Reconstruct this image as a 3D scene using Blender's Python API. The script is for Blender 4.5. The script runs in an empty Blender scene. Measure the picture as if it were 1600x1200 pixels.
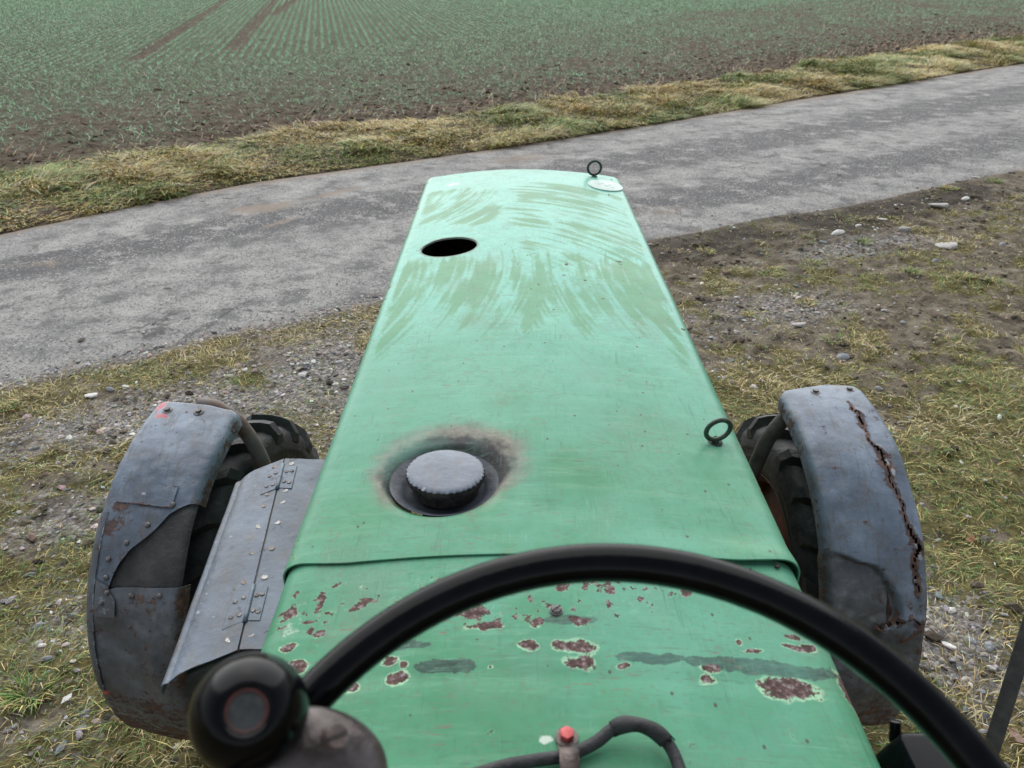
import bpy, bmesh, math, random
import numpy as np
from mathutils import Matrix, Vector

random.seed(7)
rng = np.random.default_rng(7)
SC = bpy.context.scene
COL = SC.collection
R = math.radians

# ------------------------------------------------------------------ camera, sky, sun, exposure
CAM_H, PITCH, FPX = 2.14, 29.6, 1202.0
cam_d = bpy.data.cameras.new('camera')
cam = bpy.data.objects.new('camera', cam_d); COL.objects.link(cam)
cam.location = (0, 0, CAM_H); cam.rotation_euler = (R(90 - PITCH), 0, 0)
cam_d.sensor_width = 36; cam_d.lens = FPX / 1600 * 36
cam_d.clip_start = 0.02; cam_d.clip_end = 2000
cam_d.dof.use_dof = True; cam_d.dof.focus_distance = 1.6; cam_d.dof.aperture_fstop = 9.0
SC.camera = cam

world = bpy.data.worlds.new('World'); SC.world = world; world.use_nodes = True
wn = world.node_tree.nodes; wl = world.node_tree.links
sky = wn.new('ShaderNodeTexSky'); sky.sky_type = 'NISHITA'; sky.sun_disc = False
SUN_EL, SUN_ROT = 42.0, -10.0
sky.sun_elevation = R(SUN_EL); sky.sun_rotation = R(SUN_ROT)
sky.dust_density = 1.0; sky.air_density = 1.0
hs = wn.new('ShaderNodeHueSaturation'); hs.inputs['Saturation'].default_value = 0.34
wl.new(sky.outputs[0], hs.inputs['Color'])
bg = wn['Background']; bg.inputs['Strength'].default_value = 0.05
wl.new(hs.outputs[0], bg.inputs['Color'])
sun_d = bpy.data.lights.new('sun', 'SUN'); sun = bpy.data.objects.new('sun', sun_d); COL.objects.link(sun)
sun_d.energy = 1.5; sun_d.angle = R(105); sun_d.color = (1.0, 0.985, 0.955)
az = R(SUN_ROT)
sv = Vector((math.sin(az) * math.cos(R(SUN_EL)), math.cos(az) * math.cos(R(SUN_EL)), math.sin(R(SUN_EL))))
sun.rotation_euler = sv.to_track_quat('Z', 'Y').to_euler(); sun.location = (3, 6, 12)
SC.view_settings.view_transform = 'Standard'; SC.view_settings.look = 'None'
SC.view_settings.gamma = 1; SC.view_settings.exposure = 1.38
SC.view_settings.use_curve_mapping = False

# ------------------------------------------------------------------ helpers
def _h(ix, iy, seed):
    n = np.sin(ix * 127.1 + iy * 311.7 + seed * 74.7) * 43758.5453
    return n - np.floor(n)

def vn(x, y, seed=0):
    x = np.asarray(x, float); y = np.asarray(y, float)
    ix = np.floor(x); iy = np.floor(y); fx = x - ix; fy = y - iy
    fx = fx * fx * (3 - 2 * fx); fy = fy * fy * (3 - 2 * fy)
    a = _h(ix, iy, seed); b = _h(ix + 1, iy, seed); c = _h(ix, iy + 1, seed); d = _h(ix + 1, iy + 1, seed)
    return (a + (b - a) * fx) * (1 - fy) + (c + (d - c) * fx) * fy

def fbm(x, y, octs=4, seed=0):
    t = 0; amp = 0.5; tot = 0
    for k in range(octs):
        t = t + amp * vn(np.asarray(x) * 2 ** k + 13.7 * k, np.asarray(y) * 2 ** k - 7.3 * k, seed + k)
        tot += amp; amp *= 0.5
    return t / tot

def sst(a, b, x):
    t = np.clip((x - a) / (b - a), 0, 1)
    return t * t * (3 - 2 * t)

_c, _s = math.cos(R(PITCH)), math.sin(R(PITCH))
def at(px, py, z):
    """point of the horizontal plane at height z that the photograph shows at (px, py)"""
    r = np.array([px - 800, FPX * _c + (600 - py) * _s, -FPX * _s + (600 - py) * _c], float)
    return np.array([0, 0, CAM_H]) + r * (z - CAM_H) / r[2]

def link(o, parent=None):
    COL.objects.link(o)
    if parent is not None: o.parent = parent
    return o

def tag(o, label=None, cat=None, group=None, kind=None):
    if label: o['label'] = label
    if cat: o['category'] = cat
    if group: o['group'] = group
    if kind: o['kind'] = kind
    return o

def thicken(o, t):
    m_ = o.modifiers.new('thickness', 'SOLIDIFY'); m_.thickness = t; m_.offset = -1
    e_ = o.modifiers.new('crisp_rim', 'EDGE_SPLIT'); e_.split_angle = R(50)

def np_mesh(name, verts, tris=None, quads=None, attrs=None, smooth=True, mat=None):
    """mesh data from arrays; attrs = {name: per-vertex float array or (n,3) colour array}"""
    me = bpy.data.meshes.new(name)
    v = np.asarray(verts, np.float32)
    me.vertices.add(len(v)); me.vertices.foreach_set('co', v.ravel())
    loops = []; starts = []; n = 0
    if quads is not None and len(quads):
        q = np.asarray(quads, np.int32); loops.append(q.ravel()); starts.append(np.arange(len(q)) * 4); n = q.size
    if tris is not None and len(tris):
        t = np.asarray(tris, np.int32); loops.append(t.ravel()); starts.append(n + np.arange(len(t)) * 3)
    lp = np.concatenate(loops).astype(np.int32); st = np.concatenate(starts).astype(np.int32)
    me.loops.add(len(lp)); me.loops.foreach_set('vertex_index', lp)
    me.polygons.add(len(st)); me.polygons.foreach_set('loop_start', st)
    me.update(calc_edges=True); me.validate()
    for k, a in (attrs or {}).items():
        a = np.asarray(a, np.float32)
        if a.ndim == 1:
            at_ = me.attributes.new(k, 'FLOAT', 'POINT'); at_.data.foreach_set('value', a)
        else:
            at_ = me.attributes.new(k, 'FLOAT_COLOR', 'POINT')
            at_.data.foreach_set('color', np.c_[a, np.ones(len(a), np.float32)].ravel())
    me.polygons.foreach_set('use_smooth', np.full(len(me.polygons), smooth))
    if mat: me.materials.append(mat)
    return me

def obj(name, me, parent=None, loc=(0, 0, 0)):
    o = bpy.data.objects.new(name, me); o.location = loc
    return link(o, parent)

def grid_quads(nu, nv):
    """quads of a grid whose vertex index is i*nv + j"""
    i, j = np.meshgrid(np.arange(nu - 1), np.arange(nv - 1), indexing='ij')
    a = (i * nv + j).ravel()
    return np.c_[a, a + nv, a + nv + 1, a + 1]

def bm_obj(name, bm, mat, parent=None, loc=(0, 0, 0), smooth=True, bevel=0.0, segs=2):
    if bevel:
        bmesh.ops.bevel(bm, geom=[e for e in bm.edges], offset=bevel, segments=segs, affect='EDGES', profile=0.6)
    bmesh.ops.recalc_face_normals(bm, faces=bm.faces)
    me = bpy.data.meshes.new(name); bm.to_mesh(me); bm.free()
    for p in me.polygons: p.use_smooth = smooth
    if smooth:
        me.set_sharp_from_angle(angle=R(40))
    me.materials.append(mat)
    return obj(name, me, parent, loc)

def bm_box(bm, c, s, rot=None):
    m = Matrix.Translation(c) @ (rot.to_4x4() if rot else Matrix.Identity(4)) @ Matrix.Diagonal((s[0], s[1], s[2], 1))
    return bmesh.ops.create_cube(bm, size=1, matrix=m)['verts']

def bm_cyl(bm, p0, p1, r0, r1=None, n=24):
    p0, p1 = Vector(p0), Vector(p1); d = p1 - p0
    m = Matrix.Translation((p0 + p1) / 2) @ d.to_track_quat('Z', 'Y').to_matrix().to_4x4()
    return bmesh.ops.create_cone(bm, cap_ends=True, segments=n, radius1=r0, radius2=r0 if r1 is None else r1, depth=d.length, matrix=m)['verts']

def catmull(pts, n=8):
    pts = np.asarray(pts, float); P = np.vstack([2 * pts[0] - pts[1], pts, 2 * pts[-1] - pts[-2]])
    out = []
    for k in range(1, len(P) - 2):
        for t in np.linspace(0, 1, n, endpoint=False):
            a, b, c, d = P[k - 1], P[k], P[k + 1], P[k + 2]
            out.append(0.5 * (2 * b + (c - a) * t + (2 * a - 5 * b + 4 * c - d) * t * t + (3 * b - a - 3 * c + d) * t ** 3))
    out.append(pts[-1]); return np.array(out)

def tube_arrays(pts, r, n=14, closed=False):
    pts = np.asarray(pts, float); m = len(pts)
    r = np.broadcast_to(np.asarray(r, float), (m,))
    if closed: tan = np.roll(pts, -1, 0) - np.roll(pts, 1, 0)
    else: tan = np.gradient(pts, axis=0)
    tan /= np.linalg.norm(tan, axis=1)[:, None]
    up = np.array([0, 0, 1.0]) if abs(tan[0][2]) < 0.9 else np.array([1.0, 0, 0])
    nrm = np.cross(tan[0], up); nrm /= np.linalg.norm(nrm); V = []
    for k in range(m):
        nrm = nrm - tan[k] * (nrm @ tan[k]); nrm /= np.linalg.norm(nrm); bn = np.cross(tan[k], nrm)
        a = np.linspace(0, 2 * np.pi, n, endpoint=False)
        V.append(pts[k] + r[k] * (np.outer(np.cos(a), nrm) + np.outer(np.sin(a), bn)))
    V = np.concatenate(V); Q = []
    for k in range(m if closed else m - 1):
        k2 = (k + 1) % m
        for j in range(n):
            Q.append((k * n + j, k * n + (j + 1) % n, k2 * n + (j + 1) % n, k2 * n + j))
    return V, np.array(Q)

def tube(name, pts, r, mat, parent=None, n=14, closed=False, off=(0, 0, 0), attrs=None):
    V, Q = tube_arrays(pts, r, n, closed)
    T = None
    if not closed:
        m = len(pts); c0 = len(V); V = np.vstack([V, pts[0], pts[-1]])
        T = [(c0, (j + 1) % n, j) for j in range(n)] + [(c0 + 1, (m - 1) * n + j, (m - 1) * n + (j + 1) % n) for j in range(n)]
    return obj(name, np_mesh(name, V - np.asarray(off), T, Q, attrs, True, mat), parent)

def lathe_arrays(prof, n=64, axis='z', closed_profile=False):
    """prof = [(radius, height)]"""
    p = np.asarray(prof, float); m = len(p); a = np.linspace(0, 2 * np.pi, n, endpoint=False)
    ca, sa = np.cos(a), np.sin(a)
    rr = p[:, 0][:, None]; hh = np.repeat(p[:, 1][:, None], n, 1)
    if axis == 'z': V = np.stack([rr * ca, rr * sa, hh], -1)
    else: V = np.stack([hh, rr * sa, rr * ca], -1)
    Q = []
    for k in range(m - 1):
        for j in range(n):
            Q.append((k * n + j, k * n + (j + 1) % n, (k + 1) * n + (j + 1) % n, (k + 1) * n + j))
    return V.reshape(-1, 3), np.array(Q)

# ------------------------------------------------------------------ node materials
class NM:
    def __init__(s, name):
        s.m = bpy.data.materials.new(name); s.m.use_nodes = True; s.t = s.m.node_tree
        s.b = s.t.nodes['Principled BSDF']; s.geo = s.t.nodes.new('ShaderNodeNewGeometry')
        s.pos = s.geo.outputs['Position']
    def n(s, ty): return s.t.nodes.new(ty)
    def set(s, inp, v):
        if isinstance(v, bpy.types.NodeSocket): s.t.links.new(v, inp)
        else:
            if hasattr(inp.default_value, '__len__') and not isinstance(v, (tuple, list)): v = (v, v, v)
            if hasattr(inp.default_value, '__len__') and len(inp.default_value) == 4 and len(v) == 3: v = (*v, 1)
            inp.default_value = v
    def attr(s, name, col=False):
        a = s.n('ShaderNodeAttribute'); a.attribute_name = name
        return a.outputs['Color'] if col else a.outputs['Fac']
    def obj(s):
        return s.n('ShaderNodeTexCoord').outputs['Object']
    def rand(s):
        return s.n('ShaderNodeObjectInfo').outputs['Random']
    def vec(s, v, scale=(1, 1, 1), loc=(0, 0, 0), rot=(0, 0, 0)):
        m = s.n('ShaderNodeMapping'); s.set(m.inputs['Vector'], v)
        m.inputs['Scale'].default_value = scale; m.inputs['Location'].default_value = loc; m.inputs['Rotation'].default_value = rot
        return m.outputs[0]
    def noise(s, scale, detail=4, rough=0.55, v=None, dist=0.0, col=False):
        k = s.n('ShaderNodeTexNoise'); s.set(k.inputs['Vector'], v if v is not None else s.pos)
        k.inputs['Scale'].default_value = scale; k.inputs['Detail'].default_value = detail
        k.inputs['Roughness'].default_value = rough; k.inputs['Distortion'].default_value = dist
        if col: return k.outputs['Color']
        return s.ma('ADD', s.ma('MULTIPLY', s.ma('SUBTRACT', k.outputs[0], 0.5), 1.6), 0.5)
    def voro(s, scale, v=None, feature='F1', out='Distance'):
        k = s.n('ShaderNodeTexVoronoi'); k.feature = feature; s.set(k.inputs['Vector'], v if v is not None else s.pos)
        k.inputs['Scale'].default_value = scale
        return k.outputs[out]
    def ma(s, op, a, b=0.0, c=None, clamp=False):
        k = s.n('ShaderNodeMath'); k.operation = op; k.use_clamp = clamp
        s.set(k.inputs[0], a); s.set(k.inputs[1], b)
        if c is not None: s.set(k.inputs[2], c)
        return k.outputs[0]
    def ss(s, a, b, x):
        k = s.n('ShaderNodeMapRange'); k.interpolation_type = 'SMOOTHSTEP'
        s.set(k.inputs['Value'], x); k.inputs['From Min'].default_value = a; k.inputs['From Max'].default_value = b
        return k.outputs[0]
    def mix(s, f, a, b):
        k = s.n('ShaderNodeMix'); k.data_type = 'RGBA'
        s.set(k.inputs['Factor'], f); s.set(k.inputs[6], a); s.set(k.inputs[7], b)
        return k.outputs[2]
    def mul(s, a, b):
        k = s.n('ShaderNodeMix'); k.data_type = 'RGBA'; k.blend_type = 'MULTIPLY'; k.inputs['Factor'].default_value = 1
        s.set(k.inputs[6], a); s.set(k.inputs[7], b); return k.outputs[2]
    def ramp(s, f, stops, interp='LINEAR'):
        k = s.n('ShaderNodeValToRGB'); s.set(k.inputs[0], f); k.color_ramp.interpolation = interp
        e = k.color_ramp.elements
        while len(e) < len(stops): e.new(0.5)
        for el, (p, c) in zip(e, stops): el.position = p; el.color = (*c, 1)
        return k.outputs[0]
    def mixf(s, f, a, b):
        k = s.n('ShaderNodeMix'); s.set(k.inputs['Factor'], f); s.set(k.inputs[2], a); s.set(k.inputs[3], b); return k.outputs[0]
    def bump(s, h, strength=0.3, dist=0.01, prev=None):
        k = s.n('ShaderNodeBump'); s.set(k.inputs['Height'], h)
        k.inputs['Strength'].default_value = strength; k.inputs['Distance'].default_value = dist
        if prev is not None: s.set(k.inputs['Normal'], prev)
        return k.outputs[0]
    def done(s, color, rough=0.5, normal=None, metal=0.0, spec=0.5, coat=None):
        s.set(s.b.inputs['Base Color'], color); s.set(s.b.inputs['Roughness'], rough)
        s.set(s.b.inputs['Metallic'], metal); s.set(s.b.inputs['Specular IOR Level'], spec)
        if normal is not None: s.set(s.b.inputs['Normal'], normal)
        if coat is not None: s.set(s.b.inputs['Coat Weight'], coat)
        return s.m

def green_paint():
    m = NM('green_paint')
    base = m.ramp(m.noise(5, 4), [(0.25, (0.064, 0.245, 0.128)), (0.5, (0.090, 0.295, 0.175)), (0.75, (0.115, 0.335, 0.222))])
    wash = m.noise(1, 5, 0.6, m.vec(m.pos, (9, 55, 9)))           # faint cross-wise rub marks
    base = m.mix(m.ma('MULTIPLY', m.ss(0.5, 0.75, wash), 0.35), base, (0.17, 0.37, 0.24))
    dewn = m.noise(60, 3)
    dew_sheen = m.attr('dew_sheen'); sm = m.attr('smear')
    fine = m.noise(1, 4, 0.7, m.vec(m.pos, (260, 90, 100)))
    smear = m.ss(0.32, 0.68, m.ma('ADD', sm, m.ma('MULTIPLY', m.ma('SUBTRACT', fine, 0.5), 0.30)))
    film = m.ma('MULTIPLY', dew_sheen, m.ma('SUBTRACT', 1.0, smear))
    col = m.mix(m.ma('MULTIPLY', film, m.ma('ADD', 0.62, m.ma('MULTIPLY', dewn, 0.45)), clamp=True), base, (0.165, 0.53, 0.425))  # mint tone carries the sky's sheen as well as the dew
    wet = m.ma('MULTIPLY', dew_sheen, smear)
    col = m.mix(m.ma('MULTIPLY', wet, 0.88), col, (0.070, 0.285, 0.125))
    # grey-brown heat and soot stain
    soot = m.ma('ADD', m.attr('soot'), m.ma('MULTIPLY', m.ma('MULTIPLY', m.ma('SUBTRACT', m.noise(26, 6, 0.7), 0.5), 0.7), m.ss(0.0, 0.3, m.attr('soot'))))
    sootc = m.ramp(m.noise(45, 5, 0.7), [(0.3, (0.19, 0.165, 0.145)), (0.7, (0.30, 0.255, 0.225))])
    col = m.mix(m.ma('MULTIPLY', m.ss(0.03, 0.62, soot), 0.9), col, sootc)
    col = m.mix(m.ss(0.55, 0.95, soot), col, (0.035, 0.034, 0.037))
    # paint loss
    cn = m.ma('ADD', m.ma('MULTIPLY', m.ma('SUBTRACT', m.noise(95, 4, 0.65), 0.5), 0.75), m.ma('MULTIPLY', m.ma('SUBTRACT', m.noise(420, 2), 0.5), 0.3))
    chip = m.ma('ADD', m.attr('chip'), cn)
    halo = m.ma('ADD', m.ma('MULTIPLY', m.ma('MULTIPLY', m.ss(0.33, 0.44, chip), m.attr('chip')), 0.5), m.ss(0.30, 0.42, m.ma('ADD', m.attr('big'), m.ma('MULTIPLY', cn, 0.45))), clamp=True)
    col = m.mix(m.ma('MULTIPLY', halo, 0.75, clamp=True), col, (0.42, 0.66, 0.42))
    rust = m.ramp(m.noise(160, 5, 0.7), [(0.35, (0.06, 0.035, 0.035)), (0.55, (0.13, 0.075, 0.07)), (0.72, (0.30, 0.26, 0.27))])
    isr = m.ss(0.5, 0.54, chip)
    col = m.mix(isr, col, rust)
    band = m.ss(0.42, 0.6, m.ma('ADD', m.attr('band'), m.ma('MULTIPLY', cn, 1.5)))
    bandc = m.ramp(m.noise(130, 5, 0.75, m.vec(m.pos, (0.5, 1.6, 1))), [(0.3, (0.018, 0.034, 0.034)), (0.62, (0.05, 0.10, 0.085)), (0.85, (0.10, 0.22, 0.15))])
    col = m.mix(m.ma('MULTIPLY', band, 0.90), col, bandc)
    mott = m.ss(0.45, 0.75, m.noise(24, 7, 0.8))
    col = m.mix(m.ma('MULTIPLY', mott, 0.45), col, m.mul(col, (0.66, 0.72, 0.68)))
    grm = m.ss(0.52, 0.8, m.noise(8, 6, 0.72, m.vec(m.pos, (1, 0.7, 1), (7, 2, 4))))
    col = m.mix(m.ma('MULTIPLY', grm, 0.36), col, (0.15, 0.235, 0.17))
    mot2 = m.ss(0.58, 0.75, m.noise(150, 4, 0.7, m.vec(m.pos, (1, 1.5, 1), (3, 1, 0))))
    col = m.mix(m.ma('MULTIPLY', mot2, 0.45), col, (0.13, 0.15, 0.10))
    patch = m.ss(0.45, 0.75, m.noise(3.2, 5, 0.65, m.vec(m.pos, (1.3, 0.8, 1), (2, 5, 0)), dist=0.6))
    col = m.mix(m.ma('MULTIPLY', patch, 0.35), col, (0.13, 0.38, 0.29))
    rs = m.ma('MULTIPLY', m.ss(0.66, 0.74, m.noise(1, 4, 0.6, m.vec(m.pos, (60, 420, 10), rot=(0, 0, -0.5)), dist=0.5)), m.ss(0.5, 0.65, m.noise(11, 2)))
    col = m.mix(m.ma('MULTIPLY', rs, 0.7), col, (0.20, 0.13, 0.10))
    for sc, rt, c_, f_ in (((20, 330, 10), 0.10, (0.22, 0.45, 0.35), 0.32), ((260, 12, 10), 0.22, (0.05, 0.16, 0.10), 0.42), ((420, 34, 10), -0.55, (0.22, 0.45, 0.34), 0.26), ((34, 300, 10), -0.18, (0.07, 0.14, 0.10), 0.48), ((190, 22, 10), 0.75, (0.08, 0.17, 0.12), 0.30)):
        ln = m.ma('MULTIPLY', m.ss(0.66, 0.76, m.noise(1, 3, 0.55, m.vec(m.pos, sc, rot=(0, 0, rt)), dist=0.9)), m.ss(0.48, 0.7, m.noise(9, 3, 0.6, m.vec(m.pos, loc=(rt * 9, 3, sc[0])))))
        col = m.mix(m.ma('MULTIPLY', ln, f_), col, c_)
    # specks of dirt and hair scratches
    sp = m.ss(0.10, 0.07, m.voro(46, m.vec(m.pos, (1, 0.7, 1))))
    sp = m.ma('MULTIPLY', sp, m.ss(0.50, 0.56, m.noise(30, 1)))
    col = m.mix(m.ma('MULTIPLY', sp, 0.85), col, (0.07, 0.05, 0.04))
    scr = m.ss(0.74, 0.79, m.noise(1, 3, 0.5, m.vec(m.pos, (18, 300, 10), rot=(0, 0, 0.35)), dist=0.4))
    col = m.mix(m.ma('MULTIPLY', scr, 0.5), col, (0.10, 0.20, 0.14))
    pale = m.attr('pale')
    col = m.mix(m.ma('MULTIPLY', m.ss(0.3, 0.6, m.ma('ADD', pale, m.ma('MULTIPLY', cn, 0.8))), 0.8), col, (0.62, 0.70, 0.62))
    col = m.mix(m.ma('MULTIPLY', m.attr('line'), 0.75), col, (0.05, 0.09, 0.075))
    col = m.mix(m.ma('MULTIPLY', isr, 0.92), col, rust)
    rough = m.mixf(film, 0.36, 0.30)
    rough = m.mixf(isr, rough, 0.8); rough = m.mixf(m.ss(0.1, 0.5, soot), rough, 0.6)
    h = m.ma('SUBTRACT', m.ma('MULTIPLY', m.noise(220, 3), 0.05), isr)
    nrm = m.bump(h, 0.5, 0.0012, m.bump(m.noise(7, 2), 0.12, 0.006))
    return m.done(col, rough, nrm, spec=0.15)

def grey_sheet(name, tint=(1, 1, 1), dark=1.0, rust=0.35):
    m = NM(name)
    base = m.ramp(m.noise(9, 5, 0.6), [(0.2, (0.070 * dark, 0.086 * dark, 0.115 * dark)), (0.5, (0.118 * dark, 0.144 * dark, 0.19 * dark)), (0.8, (0.18 * dark, 0.215 * dark, 0.275 * dark))])
    base = m.mul(base, tint)
    st = m.ss(0.56, 0.72, m.noise(1, 5, 0.65, m.vec(m.pos, (70, 9, 14))))
    base = m.mix(m.ma('MULTIPLY', st, 0.45), base, (0.10, 0.095, 0.09))
    fine = m.ma('SUBTRACT', m.noise(70, 5, 0.65), 0.5)
    grime = m.ss(0.5, 0.8, m.noise(16, 6, 0.75))
    base = m.mix(m.ma('MULTIPLY', grime, 0.55), base, (0.115, 0.10, 0.085))
    spk = m.ss(0.72, 0.85, m.noise(110, 4, 0.7))
    base = m.mix(m.ma('MULTIPLY', spk, 0.6), base, (0.07, 0.052, 0.042))
    chk = m.ss(0.7, 0.95, m.noise(60, 5, 0.75, m.vec(m.pos, loc=(5, 2, 9))))
    base = m.mix(m.ma('MULTIPLY', chk, 0.5), base, (0.36, 0.38, 0.40))
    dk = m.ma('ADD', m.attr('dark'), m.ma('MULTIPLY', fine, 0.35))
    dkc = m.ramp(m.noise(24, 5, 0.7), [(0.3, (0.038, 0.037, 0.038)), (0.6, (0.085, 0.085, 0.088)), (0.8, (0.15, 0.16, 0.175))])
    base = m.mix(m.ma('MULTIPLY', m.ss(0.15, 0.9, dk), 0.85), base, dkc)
    r = m.ma('ADD', m.attr('rust'), m.ma('MULTIPLY', fine, 1.1))
    auto = m.ss(0.70 - 0.1 * rust, 0.86, m.noise(38, 6, 0.72))
    rc = m.ramp(m.noise(55, 5, 0.7), [(0.25, (0.030, 0.018, 0.015)), (0.55, (0.105, 0.048, 0.03)), (0.85, (0.22, 0.12, 0.075))])
    rr = m.ma('MAXIMUM', m.ss(0.32, 0.62, r), m.ma('MULTIPLY', auto, 0.75 * rust * 2, clamp=True))
    base = m.mix(m.ma('MULTIPLY', rr, 0.85), base, rc)
    red = m.ss(0.45, 0.55, m.ma('ADD', m.attr('red'), m.ma('MULTIPLY', fine, 1.2)))
    base = m.mix(m.ma('MULTIPLY', red, 0.85), base, (0.55, 0.07, 0.08))
    pale = m.ss(0.45, 0.6, m.ma('ADD', m.attr('pale'), m.ma('MULTIPLY', fine, 1.0)))
    base = m.mix(m.ma('MULTIPLY', pale, 0.7), base, (0.45, 0.49, 0.54))
    rough = m.mixf(rr, 0.40, 0.85)
    nrm = m.bump(m.ma('ADD', m.ma('MULTIPLY', m.noise(55, 5, 0.7), 0.6), m.ma('MULTIPLY', rr, 0.5)), 0.45, 0.003, m.bump(m.noise(14, 3), 0.3, 0.008))
    return m.done(base, rough, nrm, spec=0.6)

def simple(name, c0, c1, scale=30, rough=0.5, bump=0.2, metal=0.0, spec=0.5, detail=4):
    m = NM(name)
    col = m.ramp(m.noise(scale, detail, 0.6), [(0.3, c0), (0.7, c1)])
    ro = m.mixf(m.noise(scale * 0.6, 3), rough * 0.8, min(1, rough * 1.2))
    return m.done(col, ro, m.bump(m.noise(scale * 3, 4, 0.65), bump, 0.004), metal, spec)

PAINT = green_paint()
GREY = grey_sheet('grey_sheet_metal', (0.94, 1, 1.02), 1.3, 0.7)
GREY_D = grey_sheet('worn_sheet_metal', (1.0, 0.95, 0.88), 0.95, 1.25)
GREY_BOX = grey_sheet('grey_box_paint', (0.90, 1, 1.04), 0.86, 0.4)
FLAP = simple('rubber_flap', (0.03, 0.03, 0.032), (0.075, 0.073, 0.075), 11, 0.55, 0.8)
TYRE = simple('tyre_rubber', (0.012, 0.013, 0.016), (0.030, 0.032, 0.036), 22, 0.55, 0.4)
RIMRED = simple('red_wheel_paint', (0.045, 0.006, 0.005), (0.11, 0.012, 0.009), 18, 0.55, 0.3)
BLACKP = simple('black_plastic', (0.0018, 0.0021, 0.003), (0.0034, 0.004, 0.0054), 60, 0.13, 0.03, 0.0, 0.16)
BLACKBOX = simple('dark_box_metal', (0.020, 0.020, 0.021), (0.048, 0.046, 0.043), 25, 0.6, 0.25)
UNDER = simple('greasy_iron', (0.016, 0.015, 0.014), (0.05, 0.04, 0.034), 14, 0.7, 0.4)
IRON = simple('rusty_iron', (0.06, 0.045, 0.04), (0.20, 0.16, 0.145), 45, 0.5, 0.4, 0.35)
TUBEM = simple('rusty_tube', (0.13, 0.065, 0.04), (0.15, 0.14, 0.14), 12, 0.6, 0.35)
BOLTM = simple('dull_bolt_metal', (0.08, 0.075, 0.075), (0.24, 0.23, 0.23), 160, 0.5, 0.25, 0.4)
RIVM = simple('bright_rivet', (0.22, 0.20, 0.18), (0.48, 0.47, 0.45), 140, 0.45, 0.2, 0.3)
RIVR = simple('rusty_rivet', (0.12, 0.09, 0.075), (0.28, 0.235, 0.21), 140, 0.55, 0.2, 0.2)
BACKING = simple('dark_split_backing', (0.016, 0.011, 0.010), (0.085, 0.042, 0.028), 45, 0.9, 0.8)  # dark colour of the backing added behind the right mudguard's split
TUBED = simple('dark_tube', (0.045, 0.042, 0.038), (0.11, 0.10, 0.09), 16, 0.55, 0.3)
EYEM = simple('green_eye_steel', (0.010, 0.024, 0.016), (0.028, 0.06, 0.040), 120, 0.45, 0.3)
CABLE = simple('cable_rubber', (0.012, 0.013, 0.015), (0.035, 0.036, 0.04), 70, 0.6, 0.3)
REDP = simple('red_bolt_paint', (0.42, 0.05, 0.05), (0.65, 0.12, 0.12), 120, 0.5, 0.2)
DISHM = simple('blue_black_dish', (0.035, 0.042, 0.054), (0.085, 0.10, 0.122), 30, 0.5, 0.2)
CAPM = grey_sheet('cap_paint', (0.93, 1, 1.03), 0.95, 0.2)
DECAL = simple('pale_decal', (0.33, 0.47, 0.42), (0.44, 0.57, 0.52), 90, 0.4, 0.05)

# ------------------------------------------------------------------ ground, road, field
NX = np.array([[-60, -26], [-9, 0.6], [-2.905, 3.804], [-2.008, 4.336], [-0.903, 5.029], [1.19, 6.265], [3.017, 7.127], [5.71, 8.651], [12, 12.3], [60, 40], [240, 150]])
FX = np.array([[-60, -24], [-9, 2.6], [-4.45, 6.30], [-3.621, 7.17], [-2.676, 8.05], [-1.183, 8.95], [0, 9.70], [1.772, 10.95], [5.401, 13.6], [11.07, 17.7], [60, 50], [240, 162]])
BX = np.array([[-60, -22], [-10, 4.6], [-5.58, 8.25], [-4.603, 9.15], [-3.42, 10.2], [-1.873, 11.2], [0, 12.3], [3.73, 15.1], [7.56, 18.4], [15.4, 24.2], [60, 58], [240, 172]])
def curve(P, x): return np.interp(x, P[:, 0], P[:, 1])
def near_y(x): return curve(NX, x) + 0.10 * (fbm(x * 1.3, x * 0 + 3, 3, 5) - 0.5) * 2
def far_y(x): return curve(FX, x) + 0.12 * (fbm(x * 1.1, x * 0 + 9, 3, 6) - 0.5) * 2
def back_y(x): return curve(BX, x) + 0.35 * (fbm(x * 0.7, x * 0 + 1, 3, 8) - 0.5) * 2
COSR = 0.80   # the road runs obliquely: vertical gap * COSR = true distance

def blob(x, y, cx, cy, rx, ry=None, ang=0.0):
    ry = ry or rx; c, s = math.cos(ang), math.sin(ang)
    u = ((x - cx) * c + (y - cy) * s) / rx; v = (-(x - cx) * s + (y - cy) * c) / ry
    return np.exp(-(u * u + v * v))

def grass_cover(x, y):
    n = fbm(x * 1.9, y * 1.9, 4, 21); n2 = fbm(x * 6, y * 6, 3, 22)
    d = (near_y(x) - y) * COSR
    right = sst(0.2, 0.8, x)
    thr_r = 0.52 - 0.12 * sst(4.8, 3.4, y) + 0.06 * sst(1.2, 0.5, d)
    thr_l = 0.42
    thr = thr_l + (thr_r - thr_l) * right
    n3 = fbm(x * 17, y * 17, 2, 23)
    g = sst(thr - 0.07, thr + 0.09, n * 0.40 + n2 * 0.38 + n3 * 0.22)
    edge = np.exp(-((d - 0.28) / 0.22) ** 2) * (1 - right)
    g = np.maximum(g, 0.95 * edge * sst(0.3, 0.5, n2))
    g *= 1 - 0.85 * gravel_cover(x, y)
    g *= sst(0.02, 0.12, d)
    return np.clip(g, 0, 1)

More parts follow.
